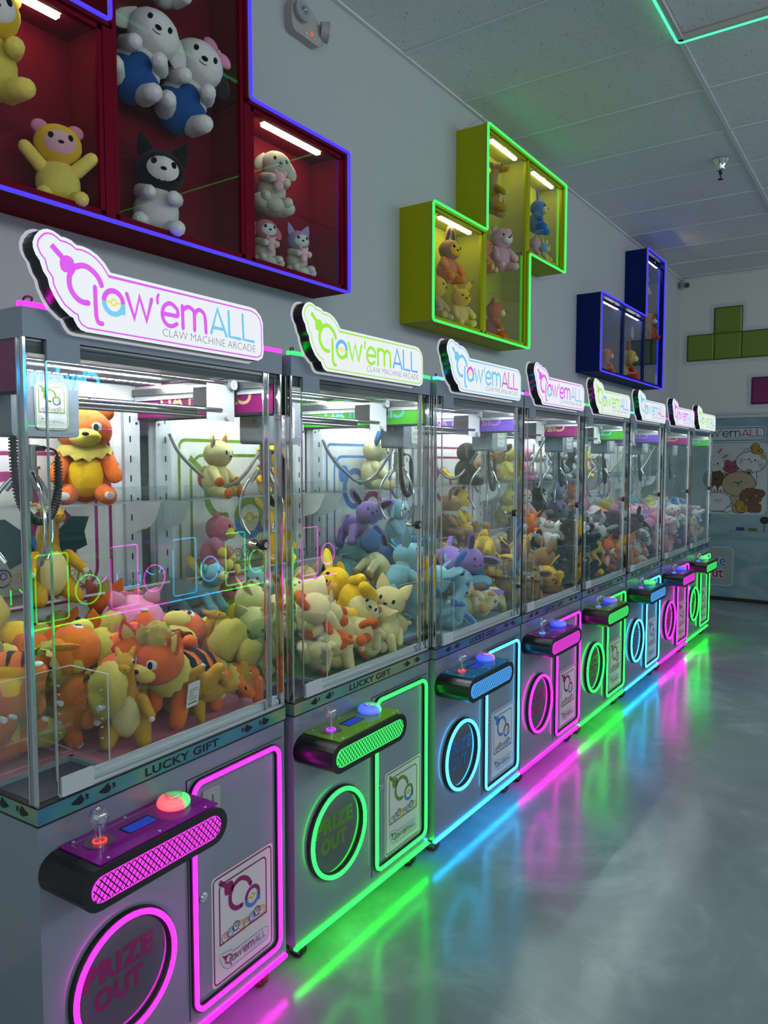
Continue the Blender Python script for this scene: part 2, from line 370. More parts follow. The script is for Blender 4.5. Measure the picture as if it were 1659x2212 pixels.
def ring_a(p, mt, mb, my, w):
    cx, cz = AC; r = 0.0238
    p.stroke(arc(cx, cz, r, 0, 180, 14), w, mt, cap=False); p.stroke(arc(cx, cz, r, 180, 360, 14), w, mb, cap=False)
    p.stroke([(cx + r, cz), (cx + r, cz - 0.022)], w, mb, cap=False)
    p.stroke([(cx - r + 0.005, cz), (cx - 0.006, cz)], 0.004, my, cap=False); p.stroke([(cx + 0.006, cz), (cx + r - 0.005, cz)], 0.004, my, cap=False)
    p.ring(cx, cz, 0.0062, 0.0036, my, 12)
def logo(p, wl=0.0116, wa=0.0074, mw=0, ma=1, mt=2, mb=3, my=4, mk=5, small=True):
    p.layer(); claw_c(p, mw, wl); p.stroke(LL, wl * 0.85, mw); ring_a(p, mt, mb, my, wl * 0.95)
    p.stroke(WS, wl * 0.82, mw); p.stroke(AP, wl * 0.6, mw); p.stroke(ES, wl * 0.82, mw)
    for q in MS: p.stroke(q, wl * 0.85, mw)
    for q in AAS + LS: p.stroke(q, wa, ma)
    if small:
        p.layer(); put_text(p, 'CLAW MACHINE ARCADE', -0.0745, 0.2280, 1.7885, 1.8055, mk, -0.022)
    return p
def poster(x0, x1, z0, z1, y, lower):
    """Frame, big Ca mark and the row of ringed balls; door posters carry the small shop sign below."""
    p = Print(y); W_ = x1 - x0
    p.poly(rrect(x0, x1, z0, z1, 0.012, 3), 0); p.layer()
    lw = 0.0048 * W_ / 0.24
    m = 0.03 * W_; zb = z0 + m
    p.stroke(rrect(x0 + m, x1 - m, zb, z1 - m, 0.05 * W_), lw, 1, closed=True)
    m2 = 0.12 * W_; zi = z0 + (0.36 if lower else 0.10) * (z1 - z0)
    if lower: p.stroke([(x0 + m2, zi), (x0 + m2, z1 - m2 - 0.06 * W_)] + arc(x0 + m2 + 0.06 * W_, z1 - m2 - 0.06 * W_, 0.06 * W_, 180, 90, 5)[1:] + arc(x1 - m2 - 0.06 * W_, z1 - m2 - 0.06 * W_, 0.06 * W_, 90, 0, 5) + [(x1 - m2, zi), (x0 + m2, zi)], lw, 1)
    else: p.stroke(rrect(x0 + m2, x1 - m2, zi, z1 - m2, 0.10 * W_), lw, 1, closed=True)
    # Ca mark: the sign strokes enlarged, C centre at (ccx, ccz)
    wi = W_ - 2 * m2
    k = wi * (5.85 if lower else 5.0); ccx = x0 + m2 + (0.44 if lower else 0.36) * wi; ccz = z1 - m2 - (0.31 if lower else 0.33) * wi
    p.T = lambda x, z: (ccx + (x + 0.268) * k, ccz + (z - 1.8625) * k)
    claw_c(p, 1, 0.0125)
    kr = 1.0 if lower else 1.28; dx, dz = (0.0427, -0.030) if lower else (0.0585, -0.0415)
    p.T = lambda x, z: (ccx + dx * k + (x - AC[0]) * k * kr, ccz + dz * k + (z - AC[1]) * k * kr)
    p.layer(); ring_a(p, 2, 3, 4, 0.0105); p.T = lambda x, z: (x, z)
    cols = [5, 3, 6, 4, 5, 3, 6, 4, 5]; n = 9 if not lower else 8
    for i in range(n):
        cx = x0 + m2 + 0.08 * W_ + (W_ - 2 * m2 - 0.16 * W_) * i / (n - 1); cz = zi + 0.055 * W_ + (0.045 * W_ if i in (2, 6) else 0.018 * W_ * (i % 2))
        r = 0.052 * W_
        if not lower: r = 0.042 * W_
        p.layer(); p.ring(cx, cz, r, 0.2 * r, cols[i], 16); p.ring(cx + 0.1 * r, cz + 0.25 * r, 0.4 * r, 0.14 * r, cols[i], 10)
    if lower:
        k2 = 0.80 * W_ / 0.64
        ox2, oz2 = x0 + 0.10 * W_, z0 + 0.10 * (z1 - z0)
        p.T = lambda x, z: (ox2 + (x + 0.381) * k2, oz2 + (z - 1.7687) * k2)
        p.layer(); p.stroke(OUT, 0.0035, 7, closed=True)
        logo(p, mw=1, ma=7, mt=2, mb=3, my=4, mk=7)
        p.T = lambda x, z: (x, z)
    return p
FISH = [(-0.024, 0.0), (-0.016, 0.004), (-0.008, 0.0075), (-0.002, 0.0115), (0.004, 0.0125), (0.002, 0.008), (0.006, 0.005), (0.008, 0.0), (0.006, -0.005), (0.002, -0.008), (-0.006, -0.0085), (-0.012, -0.006), (-0.018, -0.004)]
FISHT = [(0.011, 0.009), (0.020, 0.007), (0.017, 0.003), (0.021, -0.002), (0.015, -0.002), (0.011, -0.007), (0.0135, 0.0)]

# ------------------------------------------------------------------ room shell
XE, YW, ZC = 8.067, 0.717, 3.511
def structure(o): o['kind'] = 'structure'; return o
def concrete():
    m, nt, b = new_mat('polished_concrete')
    tc = nt.nodes.new('ShaderNodeTexCoord')
    n1 = nt.nodes.new('ShaderNodeTexNoise'); n1.inputs['Scale'].default_value = 1.5; n1.inputs['Detail'].default_value = 8; n1.inputs['Roughness'].default_value = 0.60; n1.inputs['Distortion'].default_value = 0.8
    n2 = nt.nodes.new('ShaderNodeTexNoise'); n2.inputs['Scale'].default_value = 4.5; n2.inputs['Detail'].default_value = 9; n2.inputs['Distortion'].default_value = 2.6
    ad = nt.nodes.new('ShaderNodeMath'); ad.operation = 'MULTIPLY_ADD'; ad.inputs[1].default_value = 0.13
    cr = nt.nodes.new('ShaderNodeValToRGB'); e = cr.color_ramp.elements
    e[0].position = 0.40; e[0].color = (0.155, 0.190, 0.205, 1); e[1].position = 0.86; e[1].color = (0.36, 0.41, 0.425, 1)
    q = e.new(0.62); q.color = (0.205, 0.245, 0.260, 1)
    rr = nt.nodes.new('ShaderNodeMapRange'); rr.inputs['To Min'].default_value = 0.14; rr.inputs['To Max'].default_value = 0.27
    n3 = nt.nodes.new('ShaderNodeTexNoise'); n3.inputs['Scale'].default_value = 14; n3.inputs['Detail'].default_value = 5
    bp = nt.nodes.new('ShaderNodeBump'); bp.inputs['Strength'].default_value = 0.12; bp.inputs['Distance'].default_value = 0.01
    L = nt.links.new
    for n in (n1, n2, n3): L(tc.outputs['Object'], n.inputs['Vector'])
    L(n2.outputs['Fac'], ad.inputs[0]); L(n1.outputs['Fac'], ad.inputs[2]); L(ad.outputs[0], cr.inputs[0]); L(cr.outputs[0], b.inputs['Base Color'])
    L(n2.outputs['Fac'], rr.inputs['Value']); L(rr.outputs[0], b.inputs['Roughness']); L(n3.outputs['Fac'], bp.inputs['Height']); L(bp.outputs[0], b.inputs['Normal'])
    b.inputs['Specular IOR Level'].default_value = 0.75
    return m
def tile_mat():
    m, nt, b = new_mat('mineral_fibre_tile'); b.inputs['Roughness'].default_value = 0.9
    tc = nt.nodes.new('ShaderNodeTexCoord')
    v = nt.nodes.new('ShaderNodeTexVoronoi'); v.inputs['Scale'].default_value = 75; v.inputs['Randomness'].default_value = 1.0
    n = nt.nodes.new('ShaderNodeTexNoise'); n.inputs['Scale'].default_value = 22; n.inputs['Detail'].default_value = 3
    ma = nt.nodes.new('ShaderNodeMath'); ma.operation = 'MULTIPLY_ADD'; ma.inputs[1].default_value = 0.55; ma.inputs[2].default_value = -0.12
    lt = nt.nodes.new('ShaderNodeMath'); lt.operation = 'LESS_THAN'
    mx = nt.nodes.new('ShaderNodeMix'); mx.data_type = 'RGBA'; mx.inputs['A'].default_value = (0.76, 0.76, 0.745, 1); mx.inputs['B'].default_value = (0.28, 0.28, 0.27, 1)
    L = nt.links.new
    L(tc.outputs['Object'], v.inputs['Vector']); L(tc.outputs['Object'], n.inputs['Vector'])
    L(n.outputs['Fac'], ma.inputs[0]); L(v.outputs['Distance'], lt.inputs[0]); L(ma.outputs[0], lt.inputs[1]); L(lt.outputs[0], mx.inputs['Factor']); L(mx.outputs['Result'], b.inputs['Base Color'])
    return m
M_WALL = pbr('wall_paint_grey_white', (0.46, 0.48, 0.485), 0.65, bump=0.12, bscale=90)
M_WALLE = pbr('end_wall_paint', (0.66, 0.655, 0.60), 0.65, bump=0.05, bscale=90)
M_TILE = tile_mat(); M_TBAR = pbr('grid_bar_paint', (0.72, 0.73, 0.72), 0.5)
structure(part('floor', None, concrete(), None, lambda: MB().box(-3.5, 8.3, -5.7, 0.9, -0.06, 0)))
structure(part('wall_left', None, M_WALL, None, lambda: MB().box(-3.5, 8.3, YW, YW + 0.12, 0, ZC + 0.05)))
structure(part('wall_end', None, M_WALLE, None, lambda: MB().box(XE, XE + 0.12, -5.7, YW, 0, ZC + 0.05)))
structure(part('wall_right', None, M_WALL, None, lambda: MB().box(-3.5, 8.3, -5.37, -5.25, 0, 2.62)))
structure(part('baseboard_end', None, M_BLACKM, None, lambda: MB().box(XE - 0.035, XE, -5.7, YW, 0, 0.035)))
structure(part('trim_1', None, pbr('trim_paint', (0.52, 0.54, 0.53), 0.5), None, lambda: MB().box(XE - 0.030, XE, -5.7, YW, 2.022, 2.046).box(XE - 0.016, XE, -5.7, YW, 1.983, 2.022)))
ceil = structure(part('ceiling', None, M_TBAR, None, lambda: MB().box(-3.5, 8.3, -5.7, 0.9, ZC + 0.03, ZC + 0.09)))
TX0, TP, TY = 2.4346, 0.6096, -0.4517
rows = [(TY, YW - 0.004)] + [(TY - 1.2192 * (i + 1), TY - 1.2192 * i) for i in range(3)]
for k in range(-9, 10):
    xa, xb = TX0 + k * TP, min(TX0 + (k + 1) * TP, XE)
    if xa > XE - 0.05: continue
    for j, (ya, yb) in enumerate(rows):
        d = 0.0015 * ((k * 7 + j * 3) % 3)
        part('ceiling_tile', ceil, M_TILE, ('tile', round(xb - xa, 3), round(yb - ya, 3)), lambda: MB().box(0.004, xb - xa - 0.004, 0.004, yb - ya - 0.004, 0, 0.016), (xa, ya, ZC + 0.004 + d))
def tbar(mb, x0, x1, y0, y1): return mb.box(x0, x1, y0, y1, ZC - 0.001, ZC + 0.004)
for k in range(-8, 10):
    x = TX0 + k * TP
    part('ceiling_grid_bar', ceil, M_TBAR, ('cross', 1), lambda: MB().box(-0.012, 0.012, TY - 3.66, YW, 0, 0.006), (x, 0, ZC))
for i in range(3):
    part('ceiling_grid_bar', ceil, M_TBAR, ('main', 1), lambda: MB().box(-3.4, XE, -0.012, 0.012, 0, 0.006), (0, TY - 1.2192 * i, ZC - 0.001))
part('wall_angle_bar', ceil, M_TBAR, None, lambda: MB().box(-3.4, XE, YW - 0.022, YW, ZC - 0.004, ZC + 0.006).box(XE - 0.022, XE, -4.1, YW, ZC - 0.004, ZC + 0.006))

# ------------------------------------------------------------------ claw machine
Wm, Dm = 0.3800, 0.62          # half width, depth
ZB, Z0, Z1, ZH0, ZH1 = 0.078, 0.7746, 0.8144, 1.7496, 1.8076
def door_path(y, x0=0.024, x1=0.343, z0=0.127, z1=0.712, r=0.028): return [(x, y, z) for x, z in rrect(x0, x1, z0, z1, r, 6)]
def frame_band(x0, x1, z0, z1, r, half, y0, y1, mi=0):
    """Rounded rectangular channel: a closed ring with a rectangular section."""
    a = rrect(x0 - half, x1 + half, z0 - half, z1 + half, r + half, 6); b = rrect(x0 + half, x1 - half, z0 + half, z1 - half, max(r - half, 0.004), 6)
    n = len(a); m = MB()
    vs = [(x, y0, z) for x, z in a] + [(x, y0, z) for x, z in b] + [(x, y1, z) for x, z in a] + [(x, y1, z) for x, z in b]
    fs = []
    for i in range(n):
        j = (i + 1) % n
        fs += [(i, n + i, n + j, j), (2 * n + i, i, j, 2 * n + j), (n + i, 3 * n + i, 3 * n + j, n + j)]
    return m.add(vs, fs, mi)
RC = (-0.182, 0.352)          # prize hatch centre
def stadium(x0, x1, z0, z1, n=10):
    r = (z1 - z0) / 2; cz = (z0 + z1) / 2
    return arc(x1 - r, cz, r, -90, 90, n) + arc(x0 + r, cz, r, 90, 270, n)
CX0, CX1, CZ0, CZ1, CY = -0.383, 0.007, 0.626, 0.712, -0.142
def lattice():
    m = MB(); x0, x1, z0, z1 = CX0 + 0.022, CX1 - 0.022, CZ0 + 0.017, CZ1 - 0.017
    r = (z1 - z0) / 2; cz = (z0 + z1) / 2
    def inside(x, z):
        xx = min(max(x, x0 + r), x1 - r); return math.hypot(x - xx, z - cz) <= r
    pitch = 0.0142; sl = 1.25
    for sgn in (1, -1):
        n = int((x1 - x0 + 0.1) / pitch)
        for i in range(-8, n + 8):
            xb = x0 + i * pitch; pts = []
            K = 24
            for k in range(K + 1):
                t = k / K; z = z0 + t * (z1 - z0); x = xb + sgn * t * (z1 - z0) / sl
                if inside(x, z): pts.append((x, z))
            if len(pts) > 1:
                (xa, za), (xc, zc) = pts[0], pts[-1]; dx, dz = xc - xa, zc - za; l = math.hypot(dx, dz); nx, nz = -dz / l * 0.00125, dx / l * 0.00125
                m.add([(xa - nx, CY - 0.0022, za - nz), (xc - nx, CY - 0.0022, zc - nz), (xc + nx, CY - 0.0022, zc + nz), (xa + nx, CY - 0.0022, za + nz)], [(0, 1, 2, 3)])
    return m
def rot_y(m, c, deg):
    return m
def claw_prong(a):
    """One bent chrome finger, swung round the vertical axis by angle a."""
    prof = [(0.022, 0.0), (0.055, -0.035), (0.078, -0.085), (0.080, -0.14), (0.062, -0.185), (0.052, -0.20)]
    p = smooth([(r, z) for r, z in prof], 3)
    ca, sa = math.cos(a), math.sin(a)
    n = len(p); rad = [0.0045 + (0.002 if i > n * 0.7 else 0) for i in range(n)]
    return MB().tube([(r * ca, r * sa, z) for r, z in p], 0.005, 7, rad=rad)
SIGN_Y = -0.045
MPOSE = [(0.3837, 0.3616, 0.0336), (1.1843, 0.3699, 0.0086), (1.9601, 0.3550, 0.0048), (2.7337, 0.3547, 0.0019), (3.5090, 0.3522, -0.0037), (4.2952, 0.3470, -0.0026), (5.0801, 0.3345, -0.0080), (5.8560, 0.3346, -0.0121)]
ORD = ['first', 'second', 'third', 'fourth', 'fifth', 'sixth', 'seventh', 'eighth']
KEYS = ['pink', 'green', 'blue', 'pink', 'green', 'blue', 'pink', 'green']
BTN = [((1, .10, .13), (.05, .9, .15)), ((.03, .10, 1), (.05, .9, .35)), ((.02, .06, 1), (1, .08, .45)), ((.02, .06, 1), (.05, .08, 1)), ((.05, .06, 1), (1, .08, .2)), ((.04, .9, .15), (.04, .9, .15)), ((.05, .06, 1), (1, .1, .5)), ((.05, .9, .2), (1, .15, .08))]
PANSEQ = [('pink',), ('green',), ('blue',), ('pink',), ('green',), ('blue',), ('pink',), ('green',)]
SCH = {k: scheme(k) for k in ('pink', 'green', 'blue')}
def grad_mat(name, a, b):
    if name in MATS: return MATS[name]
    m, nt, p = new_mat(name); tc = nt.nodes.new('ShaderNodeTexCoord'); sx = nt.nodes.new('ShaderNodeSeparateXYZ'); cr = nt.nodes.new('ShaderNodeValToRGB')
    cr.color_ramp.elements[0].position = 0.44; cr.color_ramp.elements[0].color = (*a, 1); cr.color_ramp.elements[1].position = 0.58; cr.color_ramp.elements[1].color = (*b, 1)
    nt.links.new(tc.outputs['Generated'], sx.inputs[0]); nt.links.new(sx.outputs[0], cr.inputs[0]); nt.links.new(cr.outputs[0], p.inputs['Emission Color'])
    p.inputs['Emission Strength'].default_value = 0.95; p.inputs['Base Color'].default_value = (.3, .3, .3, 1); p.inputs['Roughness'].default_value = 0.15
    MATS[name] = m; return m

def build_machine(i, key, pose, label, btn, pan, gx=0.0, group='claw machines in the row along the wall'):
    S = SCH[key]; px, py, rt = pose
    root = thing('claw_machine', label, 'claw machine', (px, py, 0), (0, 0, rt), group)
    off = (0, -0.3512, 0)
    def P(name, mats, key_, fn, par=None, loc=(0, 0, 0), rot=None, scale=None):
        if par is None:
            o = part(name, root, mats, key_, fn, (loc[0] + off[0], loc[1] + off[1], loc[2]), rot, scale)
        else:
            o = part(name, par, mats, key_, fn, loc, rot, scale)
        return o
    # --- base cabinet
    cab = P('cabinet', M_CAB, 'cab', lambda: MB().box(-Wm, Wm, 0, Dm, ZB, Z0 - 0.001))
    P('skirt_neon_strip', S['Mskirt'], 'skn', lambda: MB().box(-Wm, Wm, -0.006, 0.006, ZB - 0.009, ZB - 0.0005))
    for sx in (-1, 1):
        for sy in (0.045, Dm - 0.09):
            c = P('caster', M_STEEL, 'cst', lambda: MB().box(-0.025, 0.025, -0.025, 0.025, 0.066, 0.0685).box(-0.016, -0.011, -0.018, 0.022, 0.02, 0.066).box(0.011, 0.016, -0.018, 0.022, 0.02, 0.066).cyl((-0.021, 0.006, 0.032), (0.021, 0.006, 0.032), 0.008, n=6), None, (sx * 0.315, sy, 0))
            P('wheel', M_WHEEL if i % 2 == 0 else M_BLACKM, 'whl', lambda: MB().cyl((-0.0105, 0.006, 0.032), (0.0105, 0.006, 0.032), 0.0318, n=20), c)
    # --- holographic band with its lettering
    b = P('holographic_band', [M_HOLO, M_INK], 'band', lambda: MB().box(-Wm - 0.002, Wm + 0.002, -0.0045, Dm, Z0, Z1 - 0.001, 0).box(-Wm - 0.003, Wm + 0.003, -0.0058, Dm, Z0 - 0.0015, Z0 + 0.0018, 1).box(-Wm - 0.003, Wm + 0.003, -0.0058, Dm, Z1 - 0.0034, Z1, 1))
    def let():
        p = Print(-0.0050); put_text(p, 'LUCKY GIFT', -0.115, 0.119, 0.7830, 0.8035, 0, 0.030, 1.05)
        return p
    P('lettering', M_INK, 'bandlet', let, b)
    def fish(f): return Print(0.0).poly([(f * u, v) for u, v in FISH]).poly([(f * u, v) for u, v in FISHT])
    for x, f in ((-0.284, 1), (-0.216, 1), (0.222, -1), (0.290, -1)): P('fish_decal', M_INK, 'fish%d' % f, lambda: fish(f), b, (x, -0.0054, 0.7945))
    if i == 0:
        for y, f in ((0.05, 1), (0.12, 1), (0.45, -1), (0.52, -1)): P('fish_decal', M_INK, 'fish%d' % -f, lambda: fish(-f), b, (-Wm - 0.0032, y, 0.7945), (0, 0, R(-90)))
    # --- service door
    d = P('service_door', [M_CAB, M_INK], 'door', lambda: MB().box(0.012, 0.367, -0.0030, 0.004, 0.110, 0.726, 0).box(0.0105, 0.3685, -0.0012, 0.004, 0.1085, 0.7275, 1))
    P('neon_channel', M_BLACKM, 'dch', lambda: frame_band(0.024, 0.343, 0.127, 0.712, 0.028, 0.0095, -0.0115, -0.003), d)
    P('neon_tube', S['Mneon'], 'dnt', lambda: MB().tube(door_path(-0.0125), 0.0062, 8, True), d)
    P('door_poster', [M_PAPER, S['Mink'], S['Matopi'], M_BLUP, M_YEL, M_ORGP, M_NVYP, S['Minkall']], 'dpo', lambda: poster(0.086, 0.322, 0.143, 0.440, -0.0034, True), d)
    P('door_lock', M_CHROME, 'dlk', lambda: MB().cyl((0.056, -0.003, 0.413), (0.056, -0.009, 0.413), 0.0125, n=16).cyl((0.056, -0.009, 0.413), (0.056, -0.013, 0.413), 0.008, n=12), d)
    cs = P('coin_slot', [M_STEEL, M_INK], 'dcs', lambda: MB().prism(rrect(0.058, 0.118, 0.615, 0.684, 0.006, 3), -0.008, -0.003, 0).prism(arc(0.090, 0.650, 0.022, 0, 360, 20)[:-1], -0.0100, -0.008, 0).box(0.0885, 0.0915, -0.0104, -0.009, 0.634, 0.667, 1), d)
    # --- prize hatch
    cx, cz = RC
    h = P('prize_hatch', M_BLACKM, 'hat', lambda: MB().tube([(cx + 0.1335 * math.cos(2 * math.pi * k / 40), -0.005, cz + 0.1335 * math.sin(2 * math.pi * k / 40)) for k in range(40)], 0.0115, 8, True))
    P('neon_ring', S['Mneon'], 'hnr', lambda: MB().tube([(cx + 0.1335 * math.cos(2 * math.pi * k / 48), -0.0155, cz + 0.1335 * math.sin(2 * math.pi * k / 48)) for k in range(48)], 0.0066, 8, True), h)
    def cov():
        p = MB(); pr = arc(cx, cz, 0.126, 0, 360, 40)[:-1]
        return p.prism(pr, -0.0045, -0.0015, 0)
    P('hatch_cover', pbr('hatch_smoked_plastic', (0.055, 0.058, 0.075), 0.12, coat=1.0, coat_r=0.02), 'hcv', cov, h)
    def po():
        p = Print(-0.0049); put_text(p, 'PRIZE', cx - 0.108, cx + 0.080, cz + 0.012, cz + 0.064, 0, 0.055, 1.1); put_text(p, 'OUT', cx - 0.083, cx + 0.050, cz - 0.050, cz + 0.001, 0, 0.055, 1.1); return p
    P('lettering', pbr('hatch_text_' + key, tuple(c * 0.75 for c in S['ink']), 0.4), 'hlt', po, h)
    # --- control console
    con = P('control_console', M_BLACK, 'con', lambda: MB().prism(stadium(CX0, CX1, CZ0, CZ1), CY, 0, 0))
    P('grille_light', S['Mgrille'], 'cgl', lambda: MB().prism(stadium(CX0 + 0.021, CX1 - 0.021, CZ0 + 0.016, CZ1 - 0.016), CY - 0.0012, CY + 0.002, 0), con)
    P('grille_mesh', M_BLACK, 'cgm', lattice, con)['kind'] = 'stuff'
    zt = CZ1 + 0.0005
    P('console_top', [S['Mcon'], pbr('console_line', (0.35, 0.33, 0.36), 0.3)], 'cct', lambda: MB().box(-0.336, -0.014, CY + 0.008, -0.001, zt, zt + 0.003, 0).box(-0.320, -0.030, -0.020, -0.0185, zt + 0.003, zt + 0.0033, 1).box(-0.320, -0.3185, -0.034, -0.0185, zt + 0.003, zt + 0.0033, 1), con)
    P('screen', [M_INK, emit('lcd_blue', (0.02, 0.05, 0.55), 0.7)], 'csc', lambda: MB().box(-0.222, -0.143, -0.083, -0.043, zt + 0.003, zt + 0.0036, 0).box(-0.218, -0.147, -0.081, -0.050, zt + 0.0036, zt + 0.0040, 1), con)
    for sx in (-0.308, -0.178, -0.045):
        for sy in (-0.010, -0.124): P('screw', M_CHROME, 'csw', lambda: MB().ball((0, 0, 0), (0.0042, 0.0042, 0.002), 8, 5), con, (sx, sy, zt + 0.0032))
    js = P('joystick', glass('bubble_acrylic', (0.86, 0.84, 0.90), 0.22, 0.10), 'jsk', lambda: MB().lathe([(0.0001, 0.0765), (0.010, 0.074), (0.0185, 0.066), (0.0208, 0.055), (0.0185, 0.044), (0.0135, 0.031), (0.0105, 0.016), (0.0100, 0.006)], n=18), con, (-0.279, -0.058, zt + 0.003))
    P('joystick_bubbles', pbr('bubble_white', (0.75, 0.70, 0.78), 0.15), 'jsb', bubbles, js)['kind'] = 'stuff'
    P('joystick_shaft', M_CHROME, 'jss', lambda: MB().cyl((0, 0, 0.0005), (0, 0, 0.034), 0.0048, n=10), js)
    P('joystick_disc', glass('disc_acrylic', (0.80, 0.62, 0.78), 0.12), 'jsd', lambda: MB().cyl((0, 0, 0.0004), (0, 0, 0.0028), 0.0315, n=28), js)
    P('base_light', emit('joy_light_%s' % ('red' if i in (0, 2) else 'violet' if i in (1, 5) else 'blue'), {0: (1, .07, .06), 2: (.1, 1, .5), 1: (.6, .08, 1), 5: (.6, .08, 1)}.get(i, (.1, .3, 1)), 1.2), 'jsl%d' % (i in (0, 2)), lambda: MB().tube([(0.013 * math.cos(2 * math.pi * k / 20), 0.013 * math.sin(2 * math.pi * k / 20), 0.0040) for k in range(20)], 0.0022, 6, True), js)
    bt = P('push_button', grad_mat('button_glow_%d' % i, *btn), 'btn', lambda: MB().lathe([(0.0335, 0.0), (0.0375, 0.004), (0.0385, 0.010), (0.034, 0.0185), (0.026, 0.0225), (0.0001, 0.0228)], n=28), con, (-0.078, -0.056, zt + 0.003))
    P('button_cap', glass('button_cap_clear', (0.8, 0.82, 0.78), 0.25, 0.15), 'btc', lambda: MB().lathe([(0.0205, 0.0225), (0.0205, 0.0285), (0.018, 0.0305), (0.0001, 0.031)], n=20), bt)
    # --- cabin glazing
    zg0, zg1 = Z1, ZH0
    P('front_pane', [M_GLASS, M_EDGE], 'fp', lambda: MB().box(-0.378, 0.328, 0.006, 0.011, zg0 + 0.004, zg1, 0))
    P('side_pane', [M_GLASS, M_EDGE], 'sp1', lambda: MB().box(-0.380, -0.375, 0.012, Dm - 0.03, zg0, zg1, 0))
    P('side_pane', [M_GLASS, M_EDGE], 'sp2', lambda: MB().box(0.375, 0.380, 0.012, Dm - 0.03, zg0, zg1, 0))
    for x in (-0.3785, 0.3785):
        P('corner_post', [M_EDGE, M_CHROME], 'cp%d' % (x > 0), lambda: MB().box(x - 0.0030, x + 0.0030, -0.001, 0.007, zg0, zg1, 1).box(x - 0.0018, x + 0.0018, 0.007, 0.020, zg0, zg1, 0).box(x - 0.0030, x + 0.0030, 0.020, 0.0235, zg0, zg1, 1))
    P('door_edge_strip', M_CHROME, 'des', lambda: MB().box(-0.3320, -0.3285, 0.002, 0.006, zg0 + 0.006, zg1 - 0.002))
    P('glazing_bar', [M_EDGE, M_CHROME], 'gzb', lambda: MB().box(0.312, 0.3145, 0.003, 0.009, zg0, zg1, 1).box(0.3145, 0.331, 0.005, 0.009, zg0, zg1, 0).box(0.331, 0.3335, 0.003, 0.009, zg0, zg1, 1))
    P('glass_lock', [M_BLACKM, M_CHROME], 'glk', lambda: MB().cyl((0.300, 0.0050, 1.283), (0.300, -0.008, 1.283), 0.0145, n=18, mi=0).cyl((0.300, -0.0075, 1.283), (0.300, -0.0115, 1.283), 0.0085, n=12, mi=1).cyl((0.290, 0.012, 1.283), (0.290, 0.034, 1.283), 0.006, n=10, mi=1).ball((0.290, 0.036, 1.283), 0.009, 10, 7, 1).box(0.300, 0.3150, -0.004, 0.003, 1.271, 1.295, 1))
    P('sill_rail', pbr('sill_aluminium', (0.60, 0.64, 0.68), 0.35, metal=0.3), 'sil', lambda: MB().box(-0.30, 0.374, 0.0125, 0.032, Z1, Z1 + 0.016).box(-0.30, 0.374, 0.018, 0.030, Z1 + 0.016, Z1 + 0.026).box(-0.328, 0.374, 0.000, 0.0055, Z1 - 0.001, Z1 + 0.006))
    P('stop_plate', M_WHITEP, 'spl', lambda: MB().prism(rrect(-0.326, -0.248, Z1 + 0.001, 0.857, 0.003, 2), -0.0035, 0.0015, 0))
    P('guide_plate', M_HEAD, 'gpl', lambda: MB().box(-0.331, -0.256, -0.0030, 0.0015, 1.7085, ZH0))
    # --- play field
    zf = 0.8175
    P('field_lining', S['Mlin'], 'fld', lambda: MB().box(-0.374, -0.185, 0.165, 0.58, Z1, zf).box(-0.185, 0.374, 0.033, 0.58, Z1, zf).box(-0.374, -0.366, 0.165, 0.58, zf, zf + 0.02))
    P('chute', [M_NAVY, M_GREYP], 'cht', lambda: MB().box(-0.372, -0.187, 0.013, 0.163, Z1 - 0.0005, Z1 + 0.002, 0).box(-0.372, -0.187, 0.152, 0.163, Z1 + 0.002, Z1 + 0.012, 1).box(-0.199, -0.187, 0.035, 0.163, Z1 + 0.002, Z1 + 0.012, 1))
    P('chute_divider', [M_ACRYL, M_WHITEP], 'chd', lambda: chute_div(zf))
    # --- back panel and shelves
    bp = P('back_panel', M_CAB2, 'bkp', lambda: MB().box(-0.378, 0.378, 0.600, Dm - 0.001, Z1, ZH0 - 0.001))
    P('back_poster', [M_PAPER, S['Mink'], S['Matopi'], M_BLUP, M_YEL, M_ORGP, M_NVYP, S['Minkall']], 'bpo', lambda: poster(-0.285, 0.285, 1.08, 1.60, 0.5995, False), bp)
    for sx in (-1, 1):
        P('shelf_rail', [M_WHITEP, M_INK], 'shr%d' % sx, lambda: shelf_rail(sx))
    for zz in (1.385, 1.130):
        sh = P('acrylic_shelf', [M_ACRYL, M_WHITEP], 'shf', lambda: MB().box(-0.372, 0.372, 0.455, 0.598, 0, 0.005, 0).box(-0.372, 0.372, 0.453, 0.455, 0, 0.006, 1).box(-0.372, 0.372, 0.455, 0.458, 0.005, 0.05, 0), None, (0, 0, zz))
        for sx in (-1, 1):
            P('bracket', M_CAB2, 'brk', lambda: MB().add(*bracket()), sh, (sx * 0.345, 0, 0))
    # --- crane
    for sx in (-1, 1):
        P('side_rail', [M_STEEL, M_WHITEP], 'sdr%d' % sx, lambda: MB().box(sx * 0.360 - 0.008, sx * 0.360 + 0.008, 0.03, 0.59, 1.715, 1.735, 0).box(sx * 0.368 - 0.004, sx * 0.368 + 0.004, 0.03, 0.59, 1.70, 1.745, 1))
    gy = 0.15 + gx
    g = P('gantry', [M_CHROME, M_STEEL], 'gan', lambda: MB().cyl((-0.37, 0.0, 1.729), (0.345, 0.0, 1.729), 0.006, n=10).cyl((-0.35, 0.0, 1.652), (0.30, 0.0, 1.652), 0.0065, n=10).cyl((-0.35, 0.012, 1.634), (0.30, 0.012, 1.634), 0.0045, n=8, mi=1).cyl((-0.35, 0.10, 1.652), (0.30, 0.10, 1.652), 0.0065, n=10), None, (0, gy, 0))
